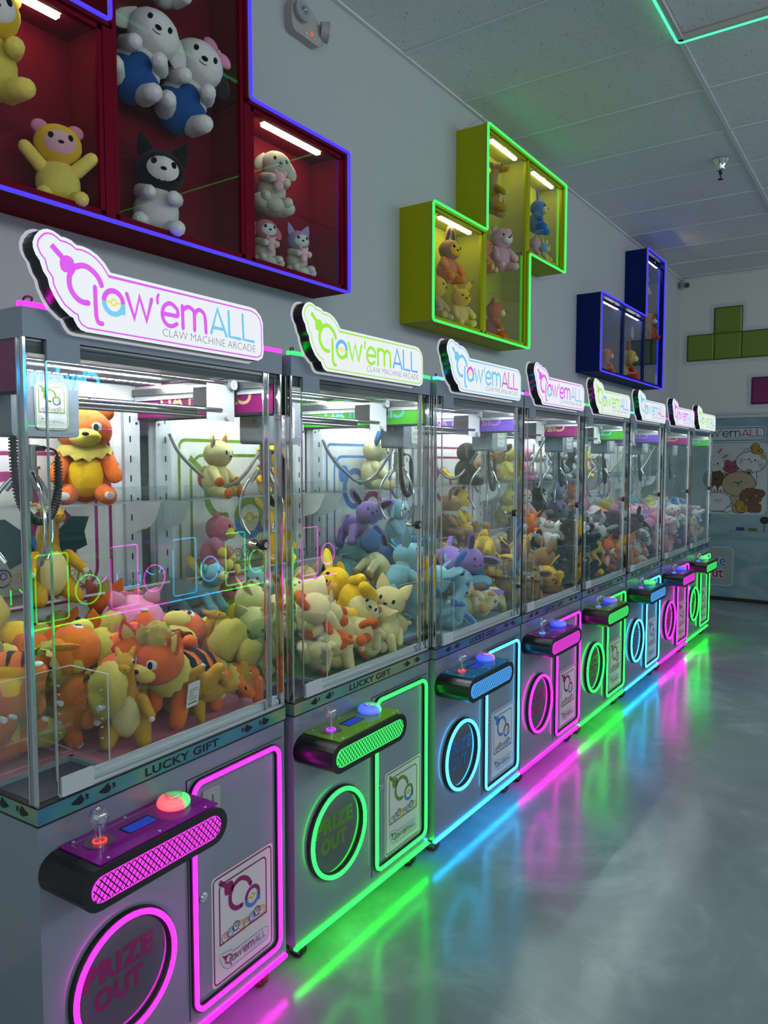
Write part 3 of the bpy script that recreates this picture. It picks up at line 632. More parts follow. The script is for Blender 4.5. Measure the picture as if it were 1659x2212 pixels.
    P('end_plate', [M_WHITEP, M_INK], 'gep', lambda: MB().box(0.245, 0.350, -0.002, 0.0005, 1.622, 1.735, 0).box(0.245, 0.350, 0.0005, 0.11, 1.733, 1.735, 0).box(0.29, 0.34, 0.005, 0.10, 1.66, 1.72, 1), g)
    P('pulley', M_WHITEP, 'gpu', lambda: MB().cyl((0.335, -0.018, 1.724), (0.335, -0.004, 1.724), 0.014, n=16).cyl((0.335, -0.022, 1.724), (0.335, -0.018, 1.724), 0.006, n=10), g)
    P('pulley', M_WHITEP, 'gpu2', lambda: MB().cyl((0.318, -0.016, 1.634), (0.318, -0.004, 1.634), 0.012, n=16), g)
    P('motor', M_BLACKM, 'gmo', lambda: MB().cyl((0.33, 0.03, 1.705), (0.33, 0.09, 1.705), 0.016, n=14).box(0.352, 0.362, 0.0, 0.008, 1.68, 1.728), g)
    ca = P('carriage', [M_GREYP, M_PAPER, S['Mink'], M_BLACK], 'car', lambda: carriage(), None, (-0.255, gy - 0.03, 0))
    S2 = SCH[{'pink': 'green', 'green': 'pink', 'blue': 'green'}[key]]
    P('carriage_poster', [M_PAPER, S2['Mink'], S2['Matopi'], M_BLUP, M_YEL, M_ORGP, M_NVYP, S2['Minkall']], 'cpo', lambda: poster(-0.040, 0.040, 1.578, 1.680, -0.0015, True), ca, (0.012, 0, 0))
    cl = P('claw', [M_CHROME, M_STEEL], 'clw', lambda: MB().cyl((0, 0, 1.562), (0, 0, 1.545), 0.004, n=8, mi=1).cyl((0, 0, 1.546), (0, 0, 1.541), 0.024, n=18).cyl((0, 0, 1.541), (0, 0, 1.498), 0.019, n=18).cyl((0, 0, 1.498), (0, 0, 1.492), 0.026, n=18).cyl((0, 0, 1.492), (0, 0, 1.470), 0.021, n=18, mi=1).cyl((0, 0, 1.470), (0, 0, 1.420), 0.010, n=12), None, (-0.255, gy + 0.045, 0))
    for k in range(3):
        P('prong', M_CHROME, 'prg%d' % k, lambda: claw_prong(R(20 + 120 * k)), cl, (0, 0, 1.483))
        P('prong_arm', M_STEEL, 'pra%d' % k, lambda: MB().tube([(0.020 * math.cos(R(20 + 120 * k)), 0.020 * math.sin(R(20 + 120 * k)), 1.480), (0.046 * math.cos(R(20 + 120 * k)), 0.046 * math.sin(R(20 + 120 * k)), 1.445)], 0.006, 6), cl)
    P('coiled_cable', M_BLACKM, 'coil', coil, cl)
    if i != 0: P('flexible_hose', pbr('hose_grey', (0.33, 0.34, 0.33), 0.3, metal=0.5), 'hos', lambda: MB().tube(smooth3([(-0.33, 0.57, 1.60), (-0.31, 0.55, 1.54), (-0.25, 0.52, 1.47), (-0.19, 0.49, 1.425), (-0.13, 0.45, 1.45), (-0.07, 0.40, 1.56), (-0.05, 0.36, 1.65)]), 0.0065, 8))
    if i != 0: P('flexible_hose', pbr('hose_grey', (0.33, 0.34, 0.33), 0.3, metal=0.5), 'hos2', lambda: MB().tube(smooth3([(0.015, 0.46, 1.62), (0.005, 0.46, 1.50), (0.0, 0.45, 1.40), (0.025, 0.44, 1.352), (0.065, 0.44, 1.39), (0.075, 0.44, 1.50), (0.072, 0.44, 1.62)]), 0.0065, 8))
    # --- header, lights, side panels, sign
    hd = P('header', M_HEAD, 'hdr', lambda: MB().box(-0.3815, 0.3815, -0.003, 0.020, ZH0, ZH1).box(-0.3815, 0.3815, 0.020, Dm, ZH0 + 0.012, ZH1).box(-0.3815, -0.372, 0.020, Dm, ZH0, ZH0 + 0.012).box(0.372, 0.3815, 0.020, Dm, ZH0, ZH0 + 0.012))
    P('valance', pbr('valance_grey', (0.055, 0.075, 0.085), 0.5), 'val', lambda: MB().box(-0.372, 0.372, 0.016, 0.020, ZH0 - 0.027, ZH0).box(-0.255, 0.372, 0.008, 0.016, ZH0 - 0.009, ZH0), hd)
    P('inner_ceiling', M_CAB2, 'inc', lambda: MB().box(-0.372, 0.372, 0.024, 0.598, ZH0 + 0.006, ZH0 + 0.0115), hd)
    for y_ in (0.055, 0.460): P('led_strip', [M_WHITEP, M_LED2 if y_ < 0.3 else M_LED], 'led%d' % (y_ > 0.3), lambda: led_strip(y_), hd)
    P('header_neon_strip', S['Mneon'], 'hns', lambda: MB().box(-0.372, 0.3812, -0.002, 0.004, ZH1, ZH1 + 0.0105).box(-0.381, -0.372, 0.006, 0.014, ZH1, ZH1 + 0.0105).add([(-0.372, -0.002, ZH1), (-0.372, 0.004, ZH1), (-0.381, 0.014, ZH1), (-0.381, 0.006, ZH1), (-0.372, -0.002, ZH1 + 0.0105), (-0.372, 0.004, ZH1 + 0.0105), (-0.381, 0.014, ZH1 + 0.0105), (-0.381, 0.006, ZH1 + 0.0105)], [(4, 5, 6, 7), (0, 4, 7, 3), (1, 2, 6, 5)]))
    P('power_wire', M_WIRE, 'wir', lambda: MB().tube(smooth3([(-0.35, 0.03, ZH1), (-0.345, 0.02, ZH1 + 0.022), (-0.365, 0.012, ZH1 + 0.020), (-0.375, 0.006, ZH1 + 0.004)]), 0.0025, 6))
    for sx in (-1, 1):
        SP = SCH[pan]
        sp = P('side_panel', [SP['Mpan'], M_INK], 'spn%d' % sx, lambda: MB().box(sx * 0.3715 - 0.0025, sx * 0.3715 + 0.0025, 0.020, 0.59, 1.648, ZH0, 0).box(sx * 0.3715 - 0.004, sx * 0.3715 + 0.004, 0.020, 0.59, 1.641, 1.648, 1))
        def ptext():
            p = Print(0.0); put_text(p, "Claw'em ALL", 0.10, 0.50, 1.672, 1.722, 0, 0.025)
            if sx > 0: p.xf(Matrix.Translation((0.3743, 0, 0)) @ Matrix.Rotation(R(90), 4, 'Z'))
            else: p.xf(Matrix.Translation((-0.3743, 0.60, 0)) @ Matrix.Rotation(R(-90), 4, 'Z'))
            q = MB(); q.v, q.f, q.m, q.s = list(p.v), list(p.f), list(p.m), list(p.s)
            dx = -sx * 0.0057
            q.add([(x + dx, y, z) for x, y, z in p.v], [tuple(reversed(f)) for f in p.f]); return q
        P('panel_lettering', SP['MpanT'], 'spt%d' % sx, ptext, sp)
    sg = P('shop_sign', M_BLACK, 'sgn', lambda: MB().prism(OUT, SIGN_Y + 0.002, -0.010, 0))
    P('sign_back', M_SIGNB, 'sgb', lambda: MB().prism([(x + (x + 0.06) * 0.012, z + (z - 1.86) * 0.05) for x, z in OUT], -0.010, -0.0045, 0), sg)
    P('sign_face', M_SIGNW, 'sgf', lambda: MB().prism(OUT, SIGN_Y, SIGN_Y + 0.0022, 0), sg)
    def sl():
        p = Print(SIGN_Y - 0.0002); p.stroke(INL, 0.0032, 0, closed=True); return logo(p)
    P('sign_lettering', [S['Msign'], S['Mall'], S['Matop'], S['Mabot'], M_YELE, M_GREYT], 'sgl', sl, sg)
    return root
def bubbles():
    m = MB(); rnd = random.Random(3)
    for k in range(46):
        z = rnd.uniform(0.030, 0.070); rm = 0.0065 + 0.0105 * max(0, 1 - ((z - 0.055) / 0.024) ** 2); a = rnd.uniform(0, 6.28)
        rr = rm * math.sqrt(rnd.uniform(0.1, 0.9)); m.ball((rr * math.cos(a), rr * math.sin(a), z), rnd.uniform(0.0007, 0.0016), 6, 4)
    return m
def smooth3(pts, k=5):
    q = [pts[0]] + list(pts) + [pts[-1]]; o = []
    for i in range(1, len(q) - 2):
        for j in range(k):
            t = j / k; a, b, c, d = q[i - 1], q[i], q[i + 1], q[i + 2]
            o.append(tuple(0.5 * ((2 * b[e]) + (-a[e] + c[e]) * t + (2 * a[e] - 5 * b[e] + 4 * c[e] - d[e]) * t * t + (-a[e] + 3 * b[e] - 3 * c[e] + d[e]) * t ** 3) for e in (0, 1, 2)))
    o.append(pts[-1]); return o
def coil():
    """Black spiral lead looping from the carriage under the claw head."""
    path = smooth3([(-0.060, -0.045, 1.585), (-0.060, -0.05, 1.47), (-0.045, -0.05, 1.41), (-0.01, -0.045, 1.378), (0.03, -0.035, 1.39), (0.055, -0.025, 1.44), (0.062, -0.018, 1.52)], 8)
    m = MB().tube(path, 0.0062, 8)
    N = len(path); L = [0.0]
    for i in range(1, N): L.append(L[-1] + (Vector(path[i]) - Vector(path[i - 1])).length)
    n = int(L[-1] / 0.0072); i = 0
    for k in range(n):
        s = k * 0.0072
        while i < N - 2 and L[i + 1] < s: i += 1
        t = (s - L[i]) / max(L[i + 1] - L[i], 1e-6); a, b = Vector(path[i]), Vector(path[i + 1]); p = a.lerp(b, t); d = (b - a).normalized()
        m.cyl(p - d * 0.0019, p + d * 0.0019, 0.0098, n=9, caps=True)
    m.tube(smooth3([(0.062, -0.018, 1.52), (0.058, -0.014, 1.534), (0.035, -0.008, 1.540), (0.022, -0.003, 1.538)]), 0.003, 6)
    return m.box(0.018, 0.038, -0.009, 0.003, 1.532, 1.544)
def chute_div(zf):
    m = MB(); xa, xb, ya, yb, za, zb = -0.374, -0.1815, 0.012, 0.168, 0.835, 1.035
    m.box(xa, xb, yb - 0.003, yb, za, zb, 0); m.box(xb - 0.003, xb, ya + 0.020, yb - 0.003, za, zb, 0)
    m.box(xa, xb, yb - 0.003, yb, zb, zb + 0.0012, 1); m.box(xb - 0.003, xb, ya + 0.02, yb, zb, zb + 0.0012, 1); m.box(xb - 0.003, xb, ya + 0.0188, ya + 0.02, za, zb, 1)
    for x in (-0.35, -0.215): m.cyl((x, yb - 0.012, 0.955), (x, yb + 0.004, 0.955), 0.0065, n=12, mi=1)
    m.cyl((xb - 0.011, 0.055, 0.955), (xb + 0.004, 0.055, 0.955), 0.0065, n=12, mi=1)
    for z in (0.995, 0.975, 0.93, 0.91, 0.885):
        m.cyl((xb - 0.0042, 0.055, z), (xb + 0.001, 0.055, z), 0.0022, n=8, mi=1); m.cyl((-0.215, yb - 0.0042, z), (-0.215, yb + 0.001, z), 0.0022, n=8, mi=1)
    return m
def shelf_rail(sx):
    m = MB().box(sx * 0.345 - 0.030, sx * 0.345 + 0.030, 0.585, 0.5998, 0.85, 1.70, 0)
    z = 0.95
    while z < 1.66:
        m.box(sx * 0.337 - 0.0022, sx * 0.337 + 0.0022, 0.5835, 0.5852, z, z + 0.020, 1); z += 0.062
    for z in (1.63, 1.39, 1.15): m.cyl((sx * 0.362, 0.5855, z), (sx * 0.362, 0.582, z), 0.004, n=8, mi=1)
    return m
def bracket():
    prof = [(0.598, 0.0), (0.460, 0.0), (0.462, -0.014)] + [(0.500 + 0.075 * (1 - math.cos(R(a))) - 0.03, -0.014 - 0.075 * math.sin(R(a))) for a in (15, 35, 55, 75, 90)] + [(0.585, -0.105), (0.598, -0.105)]
    n = len(prof); vs = [(-0.0012, y, z) for y, z in prof] + [(0.0012, y, z) for y, z in prof]
    return vs, [tuple(range(n)), tuple(range(2 * n - 1, n - 1, -1))] + [((k + 1) % n, k, n + k, n + (k + 1) % n) for k in range(n)]
def carriage():
    m = MB(); pr = rrect(-0.080, 0.080, 1.562, 1.690, 0.010, 4)
    m.prism(pr, 0.0, 0.105, 0); m.prism(rrect(-0.060, 0.060, 1.672, 1.7, 0.006, 3), 0.02, 0.09, 0)
    return m.box(-0.080, -0.030, 0.02, 0.09, 1.690, 1.742, 3)
def led_strip(y):
    m = MB().box(-0.355, 0.355, y - 0.006, y + 0.006, ZH0 - 0.004, ZH0 + 0.006, 0)
    for k in range(29):
        x = -0.345 + k * 0.69 / 28; m.box(x - 0.006, x + 0.006, y - 0.004, y + 0.004, ZH0 - 0.0052, ZH0 - 0.004, 1)
    return m
for i in range(8):
    nm = {'pink': 'pink', 'green': 'green', 'blue': 'light blue'}[KEYS[i]]
    extra = ['closest to the camera, with red and green push button', 'between the first pink and first blue machine', 'with light blue lining and blue console top', 'with magenta console, beside the first blue one', 'with green lettering, middle of the row', 'with cyan console lead, sixth along', 'second to last in the row', 'at the far end of the row'][i]
    lab = ['white claw machine with pink neon and orange striped toys, first in the row', 'white claw machine with green neon full of cream kitten toys, second in the row', 'white claw machine with blue neon and light blue fox toys, third in the row', 'white claw machine with pink neon and brown fox toys, fourth in the row', 'white claw machine with green neon and dark toys, fifth in the row', 'white claw machine with blue neon and grey toys, sixth in the row', 'white claw machine with pink neon and pastel toys, seventh in the row', 'white claw machine with green neon at the far end of the row'][i]
    build_machine(i, KEYS[i], MPOSE[i], lab, BTN[i], ['pink', 'green', 'blue', 'pink', 'green', 'blue', 'pink', 'green'][i], (0, 0.02, 0.05, 0.06, 0.02, 0.04, 0.05, 0.03)[i])
# the opposite row across the aisle: only its reflections show in the glass
for j, x in enumerate((6.52, 5.74, 4.96, 4.18, 3.40, 2.62, 1.84)):
    k3 = ('pink', 'green', 'blue')[j % 3]
    build_machine(10 + j, k3, (x, -4.80, math.pi), 'claw machine with %s neon, %s of the opposite row reflected in the glass' % (k3, ORD[j]), BTN[j], k3, 0.03, 'claw machines across the aisle')
sgn = thing('letter_sign', 'glowing light blue letter sign across the aisle, mirrored in the first glass', 'sign', (3.77, -5.245, 2.335), (0, 0, math.pi))
def glowtext():
    p = Print(-0.03); put_text(p, "Claw'em ALL", -0.62, 0.62, -0.11, 0.11, 0, 0.03); v = list(p.v); f = list(p.f); return p
part('letters', sgn, emit('letter_blue', (0.02, 0.36, 1.0), 30.0), None, glowtext)
part('back_rail', sgn, M_BLACKM, None, lambda: MB().box(-0.64, 0.64, -0.029, 0, -0.015, 0.015))

# ------------------------------------------------------------------ tetromino display boxes on the wall
YF, CELL = 0.527, 0.571
def display_box(name, label, cells, x0, z0, col, neon, cell, panes, lamps, mcol, edge):
    """cells: set of (column, row). Open-fronted carcass with dividers between columns, glass, lamps and a neon outline."""
    root = thing(name, label, 'display box', (x0, YF, z0), group='tetromino display boxes on the wall')
    T = 0.014; D = YW - YF - 0.001
    mb = MB(); bk = MB(); dv = []
    for (c, r) in cells:
        xa, xb, za, zb = c * cell, (c + 1) * cell, r * cell, (r + 1) * cell
        bk.box(xa, xb, D - 0.012, D, za, zb)
        if (c, r - 1) not in cells: mb.box(xa, xb, 0, D - 0.012, za, za + T)
        if (c, r + 1) not in cells: mb.box(xa, xb, 0, D - 0.012, zb - T, zb)
        if (c - 1, r) not in cells: mb.box(xa, xa + T, 0.0, D - 0.012, za + T * ((c, r - 1) not in cells), zb - T * ((c, r + 1) not in cells))
        if (c + 1, r) not in cells: mb.box(xb - T, xb, 0.0, D - 0.012, za + T * ((c, r - 1) not in cells), zb - T * ((c, r + 1) not in cells))
        if (c + 1, r) in cells: dv.append((xb, za + T * ((c, r - 1) not in cells or (c + 1, r - 1) not in cells), zb - T * ((c, r + 1) not in cells or (c + 1, r + 1) not in cells)))
    part('carcass', root, mcol, None, lambda: mb); part('back_board', root, mcol, None, lambda: bk)
    for xb, za, zb in dv:
        part('divider', root, mcol, None, lambda: MB().box(xb - 0.016, xb + 0.016, 0.010, D - 0.012, za, zb))
    # outline of the union, walked cell edge by cell edge
    ed = {}
    for (c, r) in cells:
        for (p, q, nb) in (((c, r), (c + 1, r), (c, r - 1)), ((c + 1, r), (c + 1, r + 1), (c + 1, r)), ((c + 1, r + 1), (c, r + 1), (c, r + 1)), ((c, r + 1), (c, r), (c - 1, r))):
            if nb not in cells: ed[p] = q
    st = min(ed); loop = [st]; q = ed[st]
    while q != st: loop.append(q); q = ed[q]
    loop = [p for i, p in enumerate(loop) if (p[0] - loop[i - 1][0], p[1] - loop[i - 1][1]) != (loop[(i + 1) % len(loop)][0] - p[0], loop[(i + 1) % len(loop)][1] - p[1])]
    pts = []; n = len(loop)
    for i, p in enumerate(loop):
        a, b = loop[i - 1], loop[(i + 1) % n]; P = Vector((p[0] * cell, 0, p[1] * cell))
        u = (Vector((a[0] * cell, 0, a[1] * cell)) - P).normalized(); v = (Vector((b[0] * cell, 0, b[1] * cell)) - P).normalized()
        for t in (1.0, 0.55, 0.25): pts.append(P + u * (0.018 * t) + v * (0.018 * max(0, 0.6 - t) * 0.6))
        for t in (0.25, 0.55, 1.0): pts.append(P + v * (0.018 * t) + u * (0.018 * max(0, 0.6 - t) * 0.6))
    part('neon_outline', root, neon, None, lambda: MB().tube([(p[0], -0.008, p[2]) for p in pts], 0.0058, 8, True))
    part('neon_holder', root, edge, None, lambda: MB().tube([(p[0], -0.0015, p[2]) for p in pts], 0.0050, 6, True))
    for (xa, xb, za, zb) in panes:
        part('glass_pane', root, glass('box_pane', (0.97, 0.98, 0.98), 0.014), None, lambda: MB().box(xa, xb, 0.018, 0.022, za, zb))
        part('pane_frame', root, mcol, None, lambda: MB().box(xa, xb, 0.012, 0.030, zb - 0.014, zb).box(xa, xb, 0.012, 0.030, za, za + 0.014).box(xa, xa + 0.014, 0.012, 0.030, za, zb).box(xb - 0.014, xb, 0.012, 0.030, za, zb))
    for (xc, zc) in lamps:
        l = part('lamp_bar', root, M_WHITEP, ('lampbar',), lambda: MB().box(-0.165, 0.165, -0.012, 0.012, -0.008, 0.0), (xc, 0.056, zc))
        part('lamp_tube', l, M_LAMP, ('lamptube',), lambda: MB().box(-0.160, 0.160, -0.010, 0.010, -0.020, -0.008).cyl((-0.160, 0, -0.014), (-0.163, 0, -0.014), 0.005, n=8))
        part('lamp_clip', l, M_STEEL, ('lampclip',), lambda: MB().box(-0.02, 0.02, -0.024, -0.012, -0.006, 0.0))
    return root
M_RED = pbr('box_dark_red', (0.15, 0.0025, 0.013), 0.6, spec=0.06); M_LIME = pbr('box_lime', (0.37, 0.385, 0.006), 0.55, spec=0.15); M_BLUE = pbr('box_blue', (0.003, 0.013, 0.115), 0.55, spec=0.12)
N_VIO = emit('neon_violet', (0.026, 0.016, 1.0), 3.2); N_LIME = emit('neon_lime', (0.03, 1.0, 0.07), 2.6)
M_PLY = pbr('plywood_edge', (0.42, 0.34, 0.27), 0.6); M_SIL = pbr('silver_channel', (0.40, 0.42, 0.45), 0.4)
rc = 0.5665; T_ = 0.014
display_box('display_box', 'dark red T-shaped display box with violet neon outline on the wall', {(0, 0), (1, 0), (2, 0), (1, 1)}, 0.046, 2.210, None, N_VIO, rc,
            [(0.016, rc - 0.018, 0.016, rc - 0.016), (rc + 0.018, 2 * rc - 0.018, 0.016, 2 * rc - 0.016), (2 * rc + 0.018, 3 * rc - 0.016, 0.016, rc - 0.016)],
            [(0.28, rc - T_), (2 * rc + 0.285, rc - T_)], M_RED, M_SIL)
display_box('display_box', 'lime green S-shaped display box with green neon outline on the wall', {(0, 0), (1, 0), (1, 1), (2, 1)}, 2.421, 2.203, None, N_LIME, CELL,
            [(0.016, CELL - 0.018, 0.016, CELL - 0.016), (CELL + 0.018, 2 * CELL - 0.018, 0.016, 2 * CELL - 0.016), (2 * CELL + 0.018, 3 * CELL - 0.016, CELL + 0.016, 2 * CELL - 0.016)],
            [(0.325, CELL - T_), (CELL + 0.32, 2 * CELL - T_), (2 * CELL + 0.32, 2 * CELL - T_)], M_LIME, M_SIL)
bc = 0.590
display_box('display_box', 'dark blue L-shaped display box with blue neon outline on the wall', {(0, 0), (1, 0), (2, 0), (2, 1)}, 4.885, 2.200, None, N_VIO, bc,
            [(0.016, bc - 0.018, 0.016, bc - 0.03), (bc + 0.018, 2 * bc - 0.018, 0.016, bc - 0.03), (2 * bc + 0.018, 3 * bc - 0.016, 0.016, 2 * bc - 0.06)],
            [(0.41, bc - T_), (bc + 0.40, bc - T_), (2 * bc + 0.38, 2 * bc - T_ - 0.02)], M_BLUE, M_PLY)
part('power_wire', [o for o in bpy.data.objects if o.name == 'display_box.001'][0], M_WHITEP, None, lambda: MB().tube(smooth3([(0.575, 0.004, 1.142), (0.572, 0.010, 1.164), (0.575, 0.05, 1.172), (0.58, 0.10, 1.160), (0.585, 0.16, 1.146)]), 0.0022, 6))
def snow():
    p = Print(0.0)
    for k in range(3):
        a = R(60 * k + 30); dx, dz = 0.040 * math.cos(a), 0.052 * math.sin(a); p.stroke([(-dx, -dz), (dx, dz)], 0.010, 0)
        for s_ in (-1, 1):
            for t in (-1, 1):
                bx, bz = s_ * dx * 0.6, s_ * dz * 0.6; aa = a + (0 if s_ > 0 else math.pi) + t * R(55); p.stroke([(bx, bz), (bx + 0.022 * math.cos(aa), bz + 0.022 * math.sin(aa))], 0.008, 0)
    return p
B3 = [o for o in bpy.data.objects if o.name == 'display_box.002'][0]
for (x, z) in ((bc + 0.27, 0.405), (2 * bc + 0.44, 0.075)):
    part('snowflake_decal', B3, pbr('frosted_decal', (0.62, 0.66, 0.70), 0.6), ('snow',), snow, (x, 0.0175, z))

# ------------------------------------------------------------------ end wall: raised tetromino panels and the printed mural
def on_end(name, label, cat): return thing(name, label, cat, (XE, 0, 0), (0, 0, R(-90)))
M_GRN = pbr('panel_olive_green', (0.155, 0.235, 0.022), 0.4); M_GRND = pbr('panel_dark_green', (0.035, 0.075, 0.008), 0.5); M_MAGP = pbr('panel_magenta', (0.20, 0.008, 0.095), 0.4); M_MAGD = pbr('panel_dark_magenta', (0.07, 0.004, 0.03), 0.5)
M_HALO = pbr('panel_border_white', (0.55, 0.57, 0.56), 0.6)
def pillow(c, h=0.012):
    m = MB(); a = rrect(-c / 2, c / 2, -c / 2, c / 2, 0.010, 3); b = rrect(-c / 2 + 0.012, c / 2 - 0.012, -c / 2 + 0.012, c / 2 - 0.012, 0.006, 3); n = len(a)
    vs = [(x, -0.012, z) for x, z in a] + [(x, -0.012 - h, z) for x, z in b] + [(x, 0, z) for x, z in a]
    fs = [tuple(range(n, 2 * n))]
    for k in range(n):
        j = (k + 1) % n; fs += [(k, j, n + j, n + k), (2 * n + k, 2 * n + j, j, k)]
    return m.add(vs, fs, 0)
tw = on_end('wall_tetromino', 'olive green T-shaped tile panel high on the end wall', 'wall panel')
gu, gz, gc = -0.6255, 2.622, 0.2725
def plate(m, cells, g, y, r=0.03):
    cs_ = [c for c, q in cells if q == 0]
    m.prism(rrect(gu0 + min(cs_) * gc - g, gu0 + (max(cs_) + 1) * gc + g, gz0 - g, gz0 + gc + g, r, 4), y, -0.0005, 0)
    for c, q in cells:
        if q: m.prism(rrect(gu0 + c * gc - g, gu0 + (c + 1) * gc + g, gz0, gz0 + 2 * gc + g, r, 4), y - 0.0003, -0.0005, 0)
    return m
gu0, gz0 = gu, gz
TC = [(0, 0), (1, 0), (2, 0), (1, 1)]
part('border_plate', tw, M_HALO, None, lambda: plate(MB(), TC, 0.045, -0.004)); part('base_plate', tw, M_GRND, None, lambda: plate(MB(), TC, 0.007, -0.010, 0.012))
for c, r in TC: part('tile', tw, M_GRN, ('pil', 1), lambda: pillow(gc - 0.004), (gu + (c + 0.5) * gc, 0, gz + (r + 0.5) * gc))
tw2 = on_end('wall_tetromino', 'magenta tile panel low beside the green one on the end wall', 'wall panel')
gu0, gz0 = 0.037, 2.126
MC = [(0, 0), (1, 0), (2, 0)]
part('border_plate', tw2, M_HALO, None, lambda: plate(MB(), MC, 0.045, -0.004)); part('base_plate', tw2, M_MAGD, None, lambda: plate(MB(), MC, 0.007, -0.010, 0.012))
for c, r in MC: part('tile', tw2, M_MAGP, ('pil', 1), lambda: pillow(gc - 0.004), (gu0 + (c + 0.5) * gc, 0, gz0 + (r + 0.5) * gc))

def mural_bg():
    m, nt, b = new_mat('mural_ice_print'); b.inputs['Roughness'].default_value = 0.55
    tc = nt.nodes.new('ShaderNodeTexCoord'); n = nt.nodes.new('ShaderNodeTexNoise'); n.inputs['Scale'].default_value = 2.2; n.inputs['Detail'].default_value = 7; n.inputs['Distortion'].default_value = 1.4
    mp = nt.nodes.new('ShaderNodeMapping'); mp.inputs['Scale'].default_value = (0.7, 1, 1.6)
    cr = nt.nodes.new('ShaderNodeValToRGB'); e = cr.color_ramp.elements; e[0].position = 0.35; e[0].color = (0.13, 0.235, 0.28, 1); e[1].position = 0.72; e[1].color = (0.30, 0.40, 0.42, 1)
    nt.links.new(tc.outputs['Object'], mp.inputs[0]); nt.links.new(mp.outputs[0], n.inputs['Vector']); nt.links.new(n.outputs['Fac'], cr.inputs[0]); nt.links.new(cr.outputs[0], b.inputs['Base Color'])
    return m
mural = on_end('wall_mural', 'printed ice blue mural with cartoon animals covering the lower end wall', 'mural')
part('backing', mural, mural_bg(), None, lambda: MB().box(-0.70, 2.6, -0.004, -0.0005, 0.036, 1.981))
C_ = {n: pbr('mural_' + n, c, 0.5) for n, c in dict(white=(.50, .51, .50), cream=(.47, .475, .455), tan=(.34, .27, .16), brown=(.13, .055, .025), choc=(.085, .045, .02), pink=(.28, .05, .10), pink2=(.40, .14, .17), yellow=(.36, .20, .015), red=(.30, .03, .02), ink=(.008, .008, .010), blue=(.045, .13, .25), mag=(.25, .015, .085), grey=(.26, .29, .29), pale=(.40, .47, .48), navy=(.01, .03, .16), green=(.05, .13, .02), blush=(.42, .24, .22), steel=(.12, .13, .14)).items()}
CN = list(C_); CI = {n: i for i, n in enumerate(CN)}
def mp(name, y, fn):
    p = Print(y, step=0.0002); fn(p); 
    return part(name, mural, [C_[n] for n in CN], None, lambda: p)
def blob(p, pts, fill, w=0.012, ink='ink'):
    p.layer(); p.stroke(pts, w, CI[ink], closed=True); p.layer(); p.poly(pts, CI[fill])
def m_sign(p):
    p.poly(rrect(-0.95, 0.180, 1.728, 1.890, 0.035), CI['white']); p.layer(); p.stroke(rrect(-0.93, 0.168, 1.742, 1.874, 0.028), 0.010, CI['blue'], closed=True)
    # the shop name, same strokes as the lit signs
    k = 0.0705 / 0.0605; p.T = lambda x, z: (0.148 + (x - 0.2221) * 1.305, 1.785 + (z - 1.8148) * k); p.step = 0.0002
    logo(p, mw=CI['blue'], ma=CI['mag'], mt=CI['mag'], mb=CI['blue'], my=CI['yellow'], mk=CI['steel'], small=False)
    p.T = lambda x, z: (x, z); p.layer(); put_text(p, 'CLAW MACHINE ARCADE', -0.212, 0.145, 1.756, 1.775, CI['steel'], -0.01)
mp('printed_sign', -0.0042, m_sign)
def m_panel(p):
    p.poly(rrect(-1.0, 0.212, 0.945, 1.715, 0.06), CI['pale']); p.layer(); p.poly(rrect(-0.985, 0.199, 0.962, 1.702, 0.05), CI['cream'])
mp('printed_window', -0.0042, m_panel)
def m_bunny(p):
    for cx, cz, a in ((-0.262, 1.632, -35), (-0.205, 1.572, -58)):
        blob(p, ell(cx, cz, 0.028, 0.062, 20, a), 'white', 0.006, 'grey'); p.layer(); p.poly(ell(cx, cz, 0.015, 0.038, 16, a), CI['pink2'])
    blob(p, ell(-0.315, 1.487, 0.100, 0.078), 'white', 0.006, 'grey'); p.layer()
    p.poly(ell(-0.282, 1.495, 0.009, 0.010), CI['ink']); p.poly(ell(-0.355, 1.495, 0.009, 0.010), CI['ink']); p.poly(ell(-0.276, 1.472, 0.013, 0.008), CI['blush']); p.stroke(arc(-0.318, 1.490, 0.012, 180, 360, 8), 0.004, CI['ink'])
mp('printed_rabbit', -0.0048, m_bunny)
def m_choc(p):
    blob(p, ell(-0.320, 1.325, 0.108, 0.11), 'choc', 0.006, 'brown'); p.layer(); p.poly(ell(-0.291, 1.331, 0.017, 0.019), CI['ink']); p.poly(ell(-0.27, 1.29, 0.022, 0.016), CI['brown'])
    p.layer(); p.poly(ell(-0.286, 1.338, 0.005, 0.006), CI['white'])
mp('printed_bean', -0.0052, m_choc)
def m_heart(p):
    pts = [(-0.143, 1.385), (-0.205, 1.412), (-0.235, 1.457), (-0.228, 1.507), (-0.195, 1.532), (-0.163, 1.526), (-0.143, 1.508), (-0.118, 1.524), (-0.085, 1.522), (-0.060, 1.495), (-0.062, 1.450), (-0.095, 1.41)]
    blob(p, smooth(pts + [pts[0]], 3)[:-1], 'pink', 0.005, 'mag'); p.layer()
    for x, z in ((-0.186, 1.467), (-0.120, 1.463)): p.poly(ell(x, z, 0.012, 0.012), CI['ink'])
    p.stroke(arc(-0.163, 1.450, 0.008, 180, 360, 8), 0.004, CI['ink']); p.stroke(arc(-0.147, 1.449, 0.008, 180, 360, 8), 0.004, CI['ink']); p.layer(); p.poly(ell(-0.190, 1.472, 0.004, 0.004), CI['white']); p.poly(ell(-0.124, 1.468, 0.004, 0.004), CI['white']); p.poly(ell(-0.205, 1.515, 0.016, 0.007, 12, 20), CI['pink2'])
mp('printed_heart', -0.0056, m_heart)
